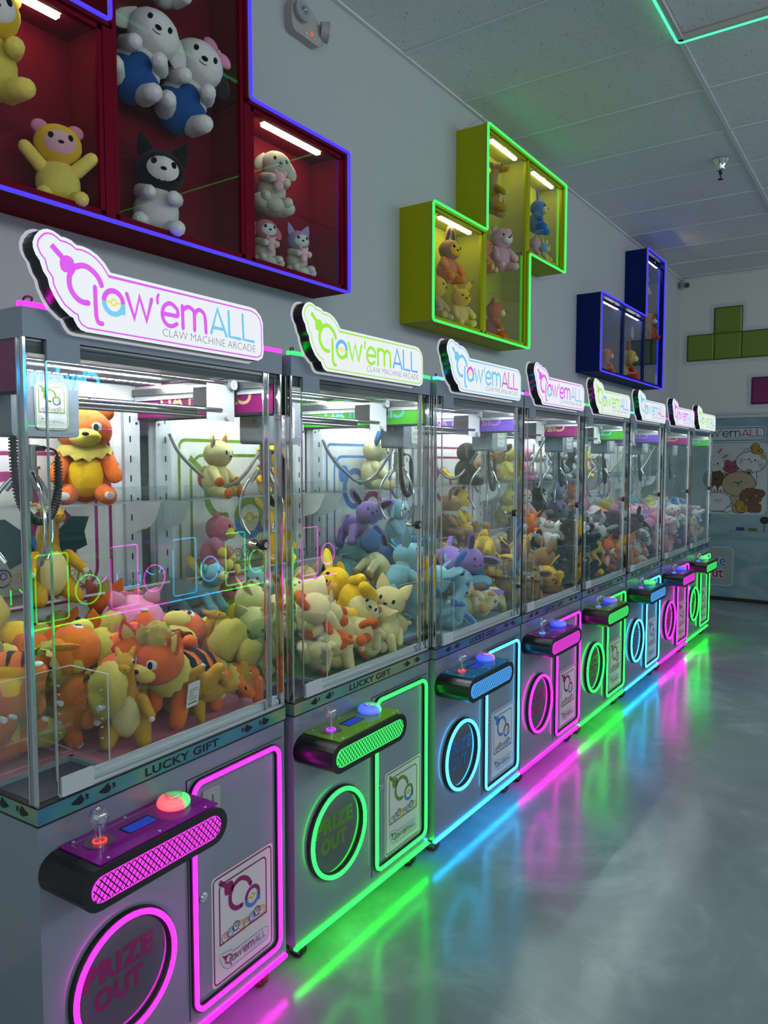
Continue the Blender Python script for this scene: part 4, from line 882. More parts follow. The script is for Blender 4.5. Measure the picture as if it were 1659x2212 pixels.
def m_cat(p):
    blob(p, rrect(0.04, 0.105, 1.25, 1.42, 0.03), 'white', 0.010)
    for x, z in ((0.0, 1.622), (0.165, 1.580)): blob(p, ell(x, z, 0.022, 0.026), 'white', 0.010)
    blob(p, ell(0.050, 1.511, 0.148, 0.110, 32), 'white', 0.011); p.layer(); p.poly([(0.120, 1.590), (0.155, 1.590), (0.180, 1.560), (0.185, 1.535), (0.150, 1.540)], CI['tan'])
    for x, z in ((0.029, 1.537), (0.090, 1.528)): p.poly(ell(x, z, 0.009, 0.009), CI['ink'])
    p.poly([(0.043, 1.520), (0.067, 1.518), (0.055, 1.508)], CI['ink']); p.stroke([(0.055, 1.510), (0.052, 1.498)], 0.005, CI['ink'])
    p.poly(ell(-0.012, 1.536, 0.013, 0.008), CI['blush']); p.poly(ell(0.116, 1.508, 0.013, 0.008), CI['blush'])
    for a, b in (((-0.068, 1.550), (-0.028, 1.535)), ((-0.072, 1.525), (-0.030, 1.522)), ((-0.068, 1.500), (-0.030, 1.508)), ((0.128, 1.490), (0.178, 1.487)), ((0.126, 1.480), (0.176, 1.462)), ((0.120, 1.470), (0.160, 1.438))): p.stroke([a, b], 0.004, CI['ink'])
mp('printed_cat', -0.0060, m_cat)
def duck(p, x, z, s):
    blob(p, ell(x + 0.018 * s, z - 0.042 * s, 0.052 * s, 0.030 * s), 'yellow', 0.010); blob(p, ell(x, z, 0.036 * s, 0.038 * s), 'yellow', 0.010)
    p.layer(); p.poly(ell(x + 0.010 * s, z - 0.03 * s, 0.036 * s, 0.022 * s), CI['yellow']); p.poly(ell(x - 0.040 * s, z - 0.010 * s, 0.014 * s, 0.009 * s), CI['red']); p.stroke(ell(x + 0.028 * s, z - 0.042 * s, 0.016 * s, 0.010 * s, 14), 0.005, CI['ink'], closed=True)
    p.stroke(arc(x - 0.022 * s, z + 0.006 * s, 0.006 * s, 0, 180, 6), 0.003, CI['ink']); p.stroke(arc(x + 0.006 * s, z + 0.006 * s, 0.006 * s, 0, 180, 6), 0.003, CI['ink'])
def m_bear(p):
    blob(p, smooth([(-0.125, 1.15), (-0.165, 1.09), (-0.150, 1.06), (-0.12, 1.06), (-0.11, 0.975), (0.0, 0.975), (0.0, 1.14)], 3), 'tan', 0.010)
    for x, z in ((-0.189, 1.372), (0.031, 1.398)):
        blob(p, ell(x, z, 0.030, 0.030), 'tan', 0.010); p.layer(); p.poly(ell(x, z - 0.002, 0.014, 0.014), CI['ink'])
    blob(p, ell(-0.067, 1.274, 0.164, 0.130, 32), 'tan', 0.011); p.layer()
    for x, z in ((-0.107, 1.291), (-0.041, 1.299)): p.poly(ell(x, z, 0.010, 0.008), CI['ink'])
    p.poly(ell(-0.073, 1.284, 0.016, 0.010), CI['ink']); p.stroke(arc(-0.069, 1.268, 0.016, 190, 350, 8), 0.005, CI['ink']); p.poly(ell(-0.141, 1.265, 0.014, 0.007), CI['yellow']); p.poly(ell(0.002, 1.289, 0.014, 0.007), CI['yellow'])
mp('printed_bear', -0.0072, m_bear)
def m_bun2(p):
    for x in (-0.307, -0.241): blob(p, ell(x, 1.205, 0.026, 0.05), 'white', 0.009); p.layer(); p.poly(ell(x, 1.19, 0.012, 0.025), CI['pink2'])
    blob(p, smooth([(-0.40, 0.978), (-0.41, 1.12), (-0.34, 1.168), (-0.22, 1.170), (-0.150, 1.12), (-0.140, 1.06), (-0.18, 1.02), (-0.20, 0.978)], 3), 'white', 0.009)
    blob(p, ell(-0.16, 0.995, 0.045, 0.022, 16, 30), 'white', 0.008); p.layer()
    p.stroke([(-0.305, 1.105), (-0.290, 1.095), (-0.305, 1.085)], 0.004, CI['ink']); p.stroke([(-0.235, 1.105), (-0.250, 1.095), (-0.235, 1.085)], 0.004, CI['ink']); p.poly(ell(-0.270, 1.093, 0.010, 0.006), CI['pink']); p.stroke(arc(-0.270, 1.080, 0.015, 190, 350, 8), 0.004, CI['ink'])
mp('printed_small_rabbit', -0.0090, m_bun2)
def m_pup(p):
    blob(p, rrect(0.030, 0.158, 0.975, 1.07, 0.03), 'brown', 0.009)
    sc = [(0.058 + (0.108 + 0.006 * math.cos(13 * a)) * math.cos(a), 1.142 + (0.088 + 0.006 * math.cos(13 * a)) * math.sin(a)) for a in [2 * math.pi * i / 78 for i in range(78)]]
    blob(p, sc, 'brown', 0.008); blob(p, ell(0.150, 1.180, 0.045, 0.034, 20, -20), 'brown', 0.008); p.layer()
    for x, z in ((0.035, 1.128), (0.075, 1.148)): p.poly(ell(x, z, 0.007, 0.006), CI['ink'])
    p.poly(ell(0.058, 1.130, 0.010, 0.007), CI['ink']); p.stroke(arc(0.060, 1.122, 0.012, 190, 350, 8), 0.004, CI['ink']); p.poly(ell(0.018, 1.105, 0.012, 0.006, 12, 30), CI['blush']); p.poly(ell(0.110, 1.150, 0.012, 0.006, 12, 30), CI['blush'])
mp('printed_poodle', -0.0100, m_pup)
mp('printed_duck', -0.0115, lambda p: duck(p, 0.089, 1.668, 1.0)); mp('printed_duck', -0.0115, lambda p: duck(p, -0.045, 1.055, 1.15))
def m_ctrl(p):
    p.stroke(rrect(-0.136, 0.40, 0.679, 0.772, 0.02), 0.004, CI['blue'], closed=True)
    p.layer(); p.poly(rrect(-0.080, 0.003, 0.770, 0.808, 0.006), CI['navy']); p.poly(rrect(0.042, 0.127, 0.770, 0.806, 0.006), CI['green'])
    p.poly(rrect(0.186, 0.204, 0.770, 0.88, 0.002), CI['steel']); p.layer(); p.poly(ell(0.197, 0.892, 0.045, 0.040), CI['ink'])
mp('printed_controls', -0.0044, m_ctrl)
def m_prize(p):
    p.poly(rrect(-0.75, -0.094, 0.156, 0.586, 0.05), CI['pale']); p.layer(); p.poly(rrect(-0.74, -0.104, 0.166, 0.576, 0.045), CI['grey'])
    p.layer(); put_text(p, 'Prize', -0.46, -0.166, 0.372, 0.505, CI['white'], 0.06); put_text(p, 'Out', -0.43, -0.188, 0.240, 0.365, CI['white'], 0.06)
    p.layer(); put_text(p, 'Prize', -0.455, -0.171, 0.378, 0.498, CI['blue'], 0.015); put_text(p, 'Out', -0.425, -0.193, 0.246, 0.358, CI['mag'], 0.015)
mp('printed_prize_flap', -0.0044, m_prize)

# ------------------------------------------------------------------ ceiling neon, sprinkler, camera, emergency light
cn = thing('ceiling_neon_frame', 'mint green neon rectangle mounted under the ceiling tiles', 'neon light', (0, 0, ZC))
nx1, ny1, nx0, ny0 = 3.052, TY + 0.006, 0.60, -2.90
npth = [(nx1 - x_, y_) for x_, y_ in []]
rr = rrect(nx0, nx1, ny0, ny1, 0.025, 5)
part('neon_tube', cn, emit('neon_mint', (0.055, 1.0, 0.34), 2.2), None, lambda: MB().tube([(x, y, -0.022) for x, y in rr], 0.0058, 8, True))
part('aluminium_channel', cn, pbr('channel_pinkish', (0.50, 0.45, 0.43), 0.5), None, lambda: MB().box(nx1 - 0.028, nx1 - 0.004, ny0, ny1, -0.022, -0.001).box(nx0 + 0.004, nx0 + 0.028, ny0, ny1, -0.022, -0.001).box(nx0, nx1, ny1 - 0.028, ny1 - 0.004, -0.022, -0.001).box(nx0, nx1, ny0 + 0.004, ny0 + 0.028, -0.022, -0.001))
sp = thing('sprinkler', 'chrome fire sprinkler with cup escutcheon on the ceiling', 'sprinkler', (4.708, -0.325, ZC))
part('escutcheon', sp, M_CHROME, None, lambda: MB().lathe([(0.050, -0.001), (0.047, -0.006), (0.034, -0.030), (0.031, -0.034), (0.030, -0.060), (0.026, -0.074), (0.0001, -0.074)], n=24))
part('sprinkler_head', sp, pbr('dark_bronze', (0.06, 0.035, 0.025), 0.4, metal=0.8), None, lambda: MB().cyl((0, 0, -0.072), (0, 0, -0.095), 0.011, n=10).cyl((-0.011, 0, -0.092), (-0.004, 0, -0.125), 0.003, n=6).cyl((0.011, 0, -0.092), (0.004, 0, -0.125), 0.003, n=6).cyl((0, 0, -0.09), (0, 0, -0.122), 0.003, n=6).cyl((0, 0, -0.126), (0, 0, -0.130), 0.017, n=12))
sc_ = thing('security_camera', 'white bullet security camera in the corner under the ceiling', 'camera', (XE, 0.667, 3.445))
part('wall_mount', sc_, M_WHITEP, None, lambda: MB().cyl((0, 0.030, 0.0), (-0.012, 0.030, 0.0), 0.032, n=18).tube([(-0.010, 0.030, 0), (-0.05, 0.028, 0.0), (-0.07, 0.015, -0.002)], 0.010, 8))
part('camera_body', sc_, M_WHITEP, None, lambda: MB().cyl((-0.045, 0.035, 0.010), (-0.150, -0.045, -0.022), 0.036, 0.038, n=20).box(-0.115, -0.07, -0.03, 0.03, 0.025, 0.031))
part('lens', sc_, M_BLACK, None, lambda: MB().cyl((-0.148, -0.0436, -0.0214), (-0.160, -0.0528, -0.025), 0.032, n=20).ball((-0.160, -0.0528, -0.025), 0.014, 10, 7))
em = thing('emergency_light', 'beige emergency light with two round lamp heads and red indicator on wall', 'emergency light', (1.672, YW, 3.293))
M_BEI = pbr('beige_plastic', (0.42, 0.39, 0.36), 0.45)
part('housing', em, M_BEI, None, lambda: MB().prism(smooth([(-0.092, -0.035), (-0.097, 0.03), (-0.075, 0.078), (-0.03, 0.088), (0.02, 0.078), (0.085, 0.030), (0.098, -0.01), (0.080, -0.045), (0.045, -0.052), (-0.03, -0.050), (-0.075, -0.050), (-0.092, -0.035)], 3)[:-1], -0.040, 0, 0))
for (x, z, d, nm) in ((-0.045, 0.030, (-0.10, -0.95, 0.10), 'h1'), (0.100, 0.022, (0.75, -0.55, -0.05), 'h2')):
    dv = Vector(d).normalized(); c0 = Vector((x, -0.042, z))
    h = part('lamp_head', em, M_BEI, None, lambda: MB().cyl(c0 - dv * 0.014, c0 + dv * 0.018, 0.034, 0.040, n=22).cyl(c0 + dv * 0.016, c0 + dv * 0.022, 0.041, n=22))
    part('lamp_lens', h, [M_STEEL, pbr('lens_grey', (0.30, 0.36, 0.42), 0.1, coat=0.6)], None, lambda: MB().cyl(c0 + dv * 0.021, c0 + dv * 0.0235, 0.034, n=22, mi=1).cyl(c0 + dv * 0.0235, c0 + dv * 0.0255, 0.017, n=16, mi=0).ball(c0 + dv * 0.026, 0.009, 8, 6, 0))
part('indicator_lamp', em, emit('indicator_red', (1, .03, .05), 2.0), None, lambda: MB().ball((0.028, -0.041, -0.020), 0.006, 8, 6))
part('test_button', em, M_WHITEP, None, lambda: MB().cyl((0.045, -0.040, -0.034), (0.045, -0.044, -0.034), 0.006, n=10).cyl((-0.01, -0.040, -0.034), (-0.01, -0.044, -0.034), 0.008, n=10))

# ------------------------------------------------------------------ plush toys (generic soft animals)
def sph(): return MB().ball((0, 0, 0), 1.0, 18, 11)
def smallsph(): return MB().ball((0, 0, 0), 1.0, 10, 7)
def furball(seed=1, amp=0.10):
    rnd = random.Random(seed); ph = [(rnd.uniform(-1, 1), rnd.uniform(-1, 1), rnd.uniform(-1, 1), rnd.uniform(0, 6.3)) for _ in range(7)]
    def fn(x, y, z):
        d = sum(math.sin(9 * (a * x + b * y + c * z) + p) for a, b, c, p in ph) / 7
        k = 1 + amp * 2.2 * d + rnd.uniform(-amp, amp) * 0.5; return (x * k, y * k, z * k)
    return MB().ball((0, 0, 0), 1.0, 22, 14, 0, fn)
def limb(p0, p1, r0, r1, bend=(0, 0, 0)):
    p0, p1, bd = Vector(p0), Vector(p1), Vector(bend); d = (p1 - p0).normalized()
    pts = [p0 - d * r0 * 0.9, p0 - d * r0 * 0.55, p0]; rad = [r0 * 0.30, r0 * 0.82, r0]
    for t in (0.25, 0.5, 0.75): pts.append(p0.lerp(p1, t) + bd * (4 * t * (1 - t))); rad.append(r0 + (r1 - r0) * t)
    pts += [p1, p1 + d * r1 * 0.55, p1 + d * r1 * 0.9]; rad += [r1, r1 * 0.82, r1 * 0.30]
    return MB().tube(pts, r0, 10, rad=rad)
def ear_point(w, h, t=0.25):
    """Flattened pointed ear, base at the origin, tip up z."""
    prof = [(0.80, -0.10), (1.0, 0.10), (0.88, 0.35), (0.62, 0.62), (0.30, 0.86), (0.06, 1.0)]
    m = MB().lathe([(0.0001, -0.18)] + prof + [(0.0001, 1.02)], n=12); m.v = [(x * w, y * w * t, z * h) for x, y, z in m.v]; return m
def ear_long(w, h, t=0.35):
    prof = [(0.0001, -0.1), (0.55, -0.05), (0.75, 0.15), (1.0, 0.5), (0.92, 0.75), (0.6, 0.92), (0.25, 0.99), (0.0001, 1.0)]
    m = MB().lathe(prof, n=12); m.v = [(x * w, y * w * t, z * h) for x, y, z in m.v]; return m
def shell(az0, az1, th0, th1, k=1.02, jag=0, n=10, m_=6):
    """A patch lying on the unit sphere: azimuth from -y, polar angle from +z (degrees)."""
    m = MB(); vs = []
    for i in range(m_ + 1):
        for j in range(n + 1):
            u = j / n; th = th0 + (th1 - th0) * i / m_; a0, a1 = az0, az1
            if jag and i % 2: a0 -= jag; a1 += jag
            az = R(a0 + (a1 - a0) * u); t = R(th); vs.append((k * math.sin(t) * math.sin(az), -k * math.sin(t) * math.cos(az), k * math.cos(t)))
    fs = [(i * (n + 1) + j, (i + 1) * (n + 1) + j, (i + 1) * (n + 1) + j + 1, i * (n + 1) + j + 1) for i in range(m_) for j in range(n)]
    return m.add(vs, fs, 0, True)
def ovalshell(rx, rz, cz=0.0, k=1.025):
    """Oval patch on the -y side of the unit sphere."""
    m = MB(); vs = []; n = 20; rings = 5
    for i in range(rings + 1):
        for j in range(n):
            a = 2 * math.pi * j / n; x = rx * i / rings * math.cos(a); z = cz + rz * i / rings * math.sin(a)
            l = x * x + z * z; y = -math.sqrt(max(1 - l, 0.0)); q = k if i < rings else 0.995
            vs.append((x * q, y * q, z * q))
    fs = [(i * n + j, i * n + (j + 1) % n, (i + 1) * n + (j + 1) % n, (i + 1) * n + j) for i in range(rings) for j in range(n)]
    return m.add(vs, fs, 0, True)
def curl():
    pts = [(0.30 * math.cos(a), 0.02 * i / 4, 0.30 * math.sin(a)) for i, a in enumerate([2 * math.pi * k / 16 for k in range(0, 20)])]
    return MB().tube(pts, 0.15, 10, rad=[0.15] * 17 + [0.13, 0.11, 0.06])
def ruff():
    m = MB(); n = 26; prof = [(0.55, 0.12), (0.85, 0.05), (1.0, -0.14)]
    vs = []
    for i, (r, z) in enumerate(prof):
        for k in range(n):
            a = 2 * math.pi * k / n; jz = (-0.16 if (k % 2 == 0 and i == 2) else 0) - (0.30 * max(0, -math.sin(a)) ** 3 if i == 2 else 0); vs.append((r * math.cos(a), r * math.sin(a) * 0.9, z + jz))
    fs = [(i * n + (k + 1) % n, i * n + k, (i + 1) * n + k, (i + 1) * n + (k + 1) % n) for i in range(2) for k in range(n)]
    vs2 = [(x * 0.9, y * 0.9, z) for x, y, z in vs]; o = len(vs)
    return m.add(vs + vs2, fs + [tuple(reversed([q + o for q in f])) for f in fs], 0, True)
def wing():
    a = [(0.0, 0.0), (0.10, 0.22), (0.34, 0.42), (0.60, 0.40), (0.52, 0.20), (0.56, 0.0), (0.38, -0.06), (0.30, -0.24), (0.12, -0.14)]
    return MB().prism(a, -0.012, 0.012, 0)
COLS = dict(orange=(.74, .155, .025), apricot=(.80, .25, .06), yellow=(.83, .52, .015), lemon=(.80, .66, .12), cream=(.70, .62, .27), pale=(.72, .66, .36), mustard=(.48, .26, .018), olive=(.42, .27, .03), pink=(.72, .27, .42), rose=(.62, .18, .24), lightpink=(.76, .45, .48), skyblue=(.25, .52, .60), blue=(.04, .19, .50), teal=(.02, .09, .13), purple=(.26, .17, .50), lilac=(.38, .28, .55), white=(.72, .70, .66), offwhite=(.62, .58, .45), brown=(.33, .185, .07), tan=(.55, .36, .14), dark=(.025, .02, .022), black=(.008, .008, .009), grey=(.26, .26, .26), maroon=(.10, .02, .03), red=(.55, .06, .03), pine=(.02, .07, .075), royal=(.012, .09, .32), hot=(.60, .02, .05), inkmark=(.01, .01, .01), rust=(.62, .12, .015))
PLUSH_N = [0]
def plush(name, kind, c, label, loc, size, rot=(0, 0, 0), group=None, parent_m=None, **k):
    """kind: sit / quad / dino / ball. c: dict of colour names. loc: world position of the toy's middle."""
    if parent_m is not None:
        px, py, rt = MPOSE[parent_m]; x, y, z = loc; y -= 0.3512
        loc = (px + math.cos(rt) * x - math.sin(rt) * y, py + math.sin(rt) * x + math.cos(rt) * y, z)
    root = thing(name, label, 'plush toy', loc, tuple(R(a) for a in rot), group); root.scale = (size,) * 3
    if parent_m is not None: root['mslot'] = parent_m; root['mshelf'] = int('shelf' in label)
    PLUSH_N[0] += 1
    col = lambda q, d='main': plush_mat(COLS[c.get(q, c.get(d, c['main']))])
    fur = lambda q: plush_mat(COLS[c.get(q, c['main'])], True)
    def P(nm, m, key, fn, par=None, loc=(0, 0, 0), rot=(0, 0, 0), scale=1.0): return part(nm, par or root, m, key, fn, loc, tuple(R(a) for a in rot), scale)
    S = lambda nm, m, loc, sc, par=None, rot=(0, 0, 0): P(nm, m, 'sph', sph, par, loc, rot, sc)
    mi = plush_mat(COLS['inkmark'])
    ear = k.get('ear', 'round'); tail = k.get('tail', 'stub')
    def face(hc, hr, front=-1.0, snout=0.0):
        """eyes, nose (and muzzle) on a head ellipsoid centred hc with radii hr."""
        hx, hy, hz = hr
        if c.get('muzzle'): S('muzzle', col('muzzle'), (hc[0], hc[1] - hy * 0.80, hc[2] - hz * 0.32), (hx * 0.56, hy * (0.42 + snout), hz * 0.42))
        if c.get('facepatch'):
            P('face_patch', col('facepatch'), 'fpatch', lambda: ovalshell(0.66, 0.56, -0.12), None, hc, (0, 0, 0), hr)
        for s in (-1, 1):
            a = 0.42 * s; x = hc[0] + hx * math.sin(a) * 0.98; y = hc[1] - hy * math.cos(a) * (0.93 if not c.get('facepatch') else 1.0); z = hc[2] + hz * 0.10
            if k.get('eyepatch'): P('eye_patch', plush_mat(COLS['white']), 'ssph', smallsph, None, (x, y, z), (0, 0, a * 57), (hx * 0.22, hy * 0.07, hz * 0.24)); P('eye', mi, 'ssph', smallsph, None, (x + hx * 0.02 * -s, y - hy * 0.05, z), (0, 0, a * 57), (hx * 0.11, hy * 0.05, hz * 0.18))
            else: P('eye', mi, 'ssph', smallsph, None, (x, y, z), (0, 0, a * 57), (hx * 0.13, hy * 0.07, hz * 0.17))
        ny = hc[1] - hy * (1.0 if not c.get('muzzle') else 1.20 + snout); P('nose', mi if not c.get('nose') else col('nose'), 'ssph', smallsph, None, (hc[0], ny, hc[2] - hz * 0.18), (0, 0, 0), (hx * 0.13, hy * 0.10, hz * 0.09))
        if k.get('mouth', 1): P('mouth', mi, 'mouth', lambda: MB().tube([(math.sin(t) * 0.5, -0.25 * math.cos(t * 1.0) * 0.3, -0.28 * math.cos(t)) for t in [R(a) for a in range(-70, 71, 20)]], 0.05, 6), None, (hc[0], ny + hy * 0.10, hc[2] - hz * 0.30), (0, 0, 0), (hx * 0.34, hy * 0.3, hz * 0.34))
        for s in (-1, 1):
            if ear == 'round': S('ear', col('ear'), (hc[0] + s * hx * 0.72, hc[1], hc[2] + hz * 0.78), (hx * 0.36, hy * 0.20, hz * 0.36))
            elif ear == 'point':
                e = P('ear', col('ear'), 'earpt', lambda: ear_point(0.42, 0.95), None, (hc[0] + s * hx * 0.58, hc[1], hc[2] + hz * 0.62), (0, s * 24, s * -14), (hx, hx, hx))
                if c.get('inner'): P('inner_ear', col('inner'), 'earpti', lambda: ear_point(0.28, 0.70), e, (0, -0.065, 0.06))
            elif ear == 'long':
                e = P('ear', col('ear'), 'earlg', lambda: ear_long(0.30, 1.45), None, (hc[0] + s * hx * 0.48, hc[1], hc[2] + hz * 0.72), (0, s * k.get('ear_a', 26), 0), (hx, hx, hx))
                if c.get('inner'): P('inner_ear', col('inner'), 'earlgi', lambda: ear_long(0.20, 1.15), e, (0, -0.055, 0.10))
                if c.get('eartip'): P('ear_tip', col('eartip'), 'ssph', smallsph, e, (0, 0, 1.20), (0, 0, 0), (0.27, 0.115, 0.28))
            elif ear == 'fox':
                e = P('ear', col('ear'), 'earfx', lambda: ear_long(0.42, 1.75, 0.28), None, (hc[0] + s * hx * 0.60, hc[1] + hy * 0.05, hc[2] + hz * 0.50), (0, s * k.get('ear_a', 58), s * -18), (hx, hx, hx))
                if c.get('inner'): P('inner_ear', col('inner'), 'earfxi', lambda: ear_long(0.27, 1.35, 0.26), e, (0, -0.07, 0.16))
            elif ear == 'flop': P('ear', col('ear'), 'earfl', lambda: ear_long(0.36, 1.1, 0.35), None, (hc[0] + s * hx * 0.78, hc[1], hc[2] + hz * 0.45), (0, s * 150, 0), (hx, hx, hx))
    if kind == 'sit':
        body = S('body', col('main'), (0, 0.02, -0.20), (0.25, 0.22, 0.29))
        if c.get('belly'): P('belly', col('belly'), 'belly', lambda: ovalshell(0.66, 0.74, -0.05), body)
        hr = k.get('head', (0.265, 0.235, 0.225)); hc = (0, -0.04, 0.235)
        S('head', col('head'), hc, hr)
        face(hc, hr)
        up = k.get('arms', 'down')
        for s in (-1, 1):
            tgt = {'down': (s * 0.27, -0.20, -0.22), 'up': (s * 0.36, -0.10, 0.13), 'front': (s * 0.13, -0.30, -0.10)}[up]
            P('arm', col('arm'), ('sarm', up, s), lambda: limb((s * 0.19, -0.04, -0.03), tgt, 0.085, 0.075))
            if c.get('hand'): S('hand', col('hand'), (tgt[0], tgt[1] - 0.01, tgt[2]), (0.082, 0.082, 0.082))
            P('leg', col('leg'), ('sleg', s), lambda: limb((s * 0.15, -0.05, -0.38), (s * 0.20, -0.30, -0.415), 0.105, 0.085))
            if c.get('foot'): S('foot', col('foot'), (s * 0.203, -0.335, -0.41), (0.092, 0.062, 0.092))
            if c.get('claw'): P('claw_pad', col('claw'), 'ssph', smallsph, None, (s * 0.203, -0.385, -0.405), (0, 0, 0), (0.05, 0.02, 0.04))
            if c.get('stripe'):
                P('stripe', col('stripe'), 'ssph', smallsph, None, (s * 0.275, -0.10, -0.09), (25, 0, s * 35), (0.03, 0.06, 0.022))
        bk = (0, 0.24, -0.34)
        if c.get('apron'): P('overalls', col('apron'), 'apron', lambda: shell(-180, 180, 88, 178, 1.04, 0, 24, 6), body); P('bib', col('apron'), 'bib', lambda: ovalshell(0.5, 0.6, -0.1, 1.035), body)
    elif kind == 'quad':
        body = S('body', col('main'), (0, 0.10, 0), (0.195, 0.33, 0.195))
        if c.get('belly'): P('belly', col('belly'), 'qbelly', lambda: shell(-180, 180, 118, 179, 1.02, 0, 20, 6), body)
        hr = k.get('head', (0.205, 0.195, 0.185)); hc = (0, -0.30, 0.20)
        P('neck', col('main'), 'qneck', lambda: limb((0, -0.14, 0.08), (0, -0.26, 0.17), 0.12, 0.11))
        S('head', col('head'), hc, hr); face(hc, hr)
        for s in (-1, 1):
            for y0, y1, kk in ((-0.12, -0.16, 'f'), (0.30, 0.33, 'h')):
                P('leg', col('leg'), ('qleg', s, kk), lambda: limb((s * 0.12, y0, -0.08), (s * 0.145, y1 - 0.02, -0.30), 0.082, 0.068))
                if c.get('foot'): S('foot', col('foot'), (s * 0.146, y1 - 0.035, -0.325), (0.078, 0.090, 0.066))
        if c.get('stripe'):
            for y in (-0.02, 0.10, 0.22):
                P('stripe', col('stripe'), ('qstr', y), lambda: shell_band(y), body)
        bk = (0, 0.42, 0.08)
    elif kind == 'dino':
        body = S('body', col('main'), (0, 0.02, -0.20), (0.20, 0.19, 0.27))
        if c.get('belly'): P('belly', col('belly'), 'dbelly', lambda: ovalshell(0.70, 0.86, 0.02), body)
        P('neck', col('main'), 'dneck', lambda: limb((0, 0.02, -0.02), (0, -0.05, 0.33), 0.115, 0.082, (0, 0.03, 0)))
        S('head', col('head'), (0, -0.10, 0.385), (0.105, 0.155, 0.092), None, (8, 0, 0))
        S('muzzle', col('head'), (0, -0.22, 0.365), (0.072, 0.085, 0.058))
        for s in (-1, 1):
            P('eye', plush_mat(COLS['white']), 'ssph', smallsph, None, (s * 0.088, -0.150, 0.415), (0, 0, s * 60), (0.030, 0.014, 0.026)); P('pupil', mi, 'ssph', smallsph, None, (s * 0.099, -0.158, 0.413), (0, 0, s * 60), (0.015, 0.009, 0.018))
            P('nostril', mi, 'ssph', smallsph, None, (s * 0.028, -0.298, 0.385), (0, 0, 0), (0.008, 0.008, 0.006))
            P('horn', col('head'), ('dhorn', s), lambda: limb((s * 0.055, 0.01, 0.43), (s * 0.085, 0.10, 0.47), 0.035, 0.026))
            P('arm', col('main'), ('darm', s), lambda: limb((s * 0.16, -0.05, -0.03), (s * 0.25, -0.19, -0.16), 0.062, 0.050))
            P('claw_pad', plush_mat(COLS['white']), 'ssph', smallsph, None, (s * 0.262, -0.235, -0.175), (0, 0, 0), (0.034, 0.022, 0.03))
            P('leg', col('main'), ('dleg', s), lambda: limb((s * 0.14, -0.01, -0.33), (s * 0.18, -0.19, -0.43), 0.105, 0.075))
            if k.get('wing', 1): P('wing', col('wing'), 'dwing', wing, None, (s * 0.08, 0.17, 0.02), (0, 0, s * 12 if s > 0 else 180 + s * 12), 0.75)
        P('tail', col('main'), 'dtail', lambda: limb((0, 0.15, -0.34), (0.22, 0.42, -0.38), 0.10, 0.035, (0, 0.06, 0)))
        bk = None
    elif kind == 'ball':
        body = S('body', col('main'), (0, 0, 0), (0.44, 0.42, 0.40))
        hr = (0.44, 0.42, 0.40); ear_s = ear
        for s in (-1, 1):
            P('ear', col('ear'), 'bear', lambda: ear_point(0.13, 0.20, 0.6), None, (s * 0.22, 0.02, 0.34), (0, s * 24, 0))
            P('eye', mi, 'ssph', smallsph, None, (s * 0.17, -0.385, 0.07), (0, 0, s * 24), (0.05, 0.02, 0.06))
            P('arm', col('arm'), ('barm', s), lambda: limb((s * 0.38, -0.12, 0.0), (s * 0.50, -0.20, -0.05), 0.085, 0.06))
            P('foot', col('foot'), 'ssph', smallsph, None, (s * 0.18, -0.20, -0.37), (0, 0, 0), (0.11, 0.15, 0.07))
        S('snout', col('muzzle'), (0, -0.40, -0.04), (0.10, 0.06, 0.07))
        if k.get('bow'): P('ribbon', col('bow'), 'ribbon', lambda: MB().ball((-0.09, 0, 0), (0.09, 0.04, 0.06), 10, 7).ball((0.09, 0, 0), (0.09, 0.04, 0.06), 10, 7).ball((0, 0, 0), 0.04, 8, 6), None, (0.0, -0.18, 0.36))
        bk = (0, 0.40, -0.1)
    if c.get('ruff'): P('ruff', fur('ruff'), 'ruff', ruff, None, (0, -0.02, 0.075) if kind == 'sit' else (0, -0.22, 0.10), (0, 0, 0) if kind == 'sit' else (48, 0, 0), (0.27, 0.25, 0.26) if kind == 'sit' else (0.21, 0.21, 0.22))
    if c.get('tuft'):
        hz = 0.235 + 0.20 if kind == 'sit' else 0.36
        P('hair_tuft', fur('tuft'), 'furb', furball, None, (0, (-0.02 if kind == 'sit' else -0.31), hz), (10, 0, 0), (0.11, 0.11, 0.15))
    if bk and tail == 'fluff': P('tail', fur('tailc') if c.get('tailc') else fur('main'), 'furb2', lambda: furball(4, 0.07), None, (bk[0] + 0.05, bk[1] + 0.12, bk[2] + 0.10), (30, 10, 0), (0.14, 0.20, 0.22))
    elif bk and tail == 'curl': P('tail', col('tailc'), 'curl', curl, None, (0.12, bk[1] - 0.02, bk[2] + 0.16), (0, 0, 70), 0.42)
    elif bk and tail == 'stub': P('tail', col('tailc'), 'ssph', smallsph, None, bk, (0, 0, 0), (0.07, 0.07, 0.07))
    elif bk and tail == 'long': P('tail', col('tailc'), ('ltail', kind), lambda: limb(bk, (bk[0] + 0.10, bk[1] + 0.26, bk[2] + 0.18), 0.055, 0.05, (0.05, 0, -0.06)))
    if k.get('cloud'):
        cm = plush_mat(COLS['offwhite'], True)
        q = P('cloud_cushion', cm, 'cloud', lambda: MB().ball((0, 0, 0), (0.36, 0.26, 0.13), 18, 9, 0).ball((-0.22, -0.12, 0.02), (0.16, 0.14, 0.12), 12, 8).ball((0.22, -0.12, 0.02), (0.17, 0.14, 0.12), 12, 8).ball((0, -0.18, 0.0), (0.18, 0.14, 0.12), 12, 8), None, (0, -0.04, -0.48))
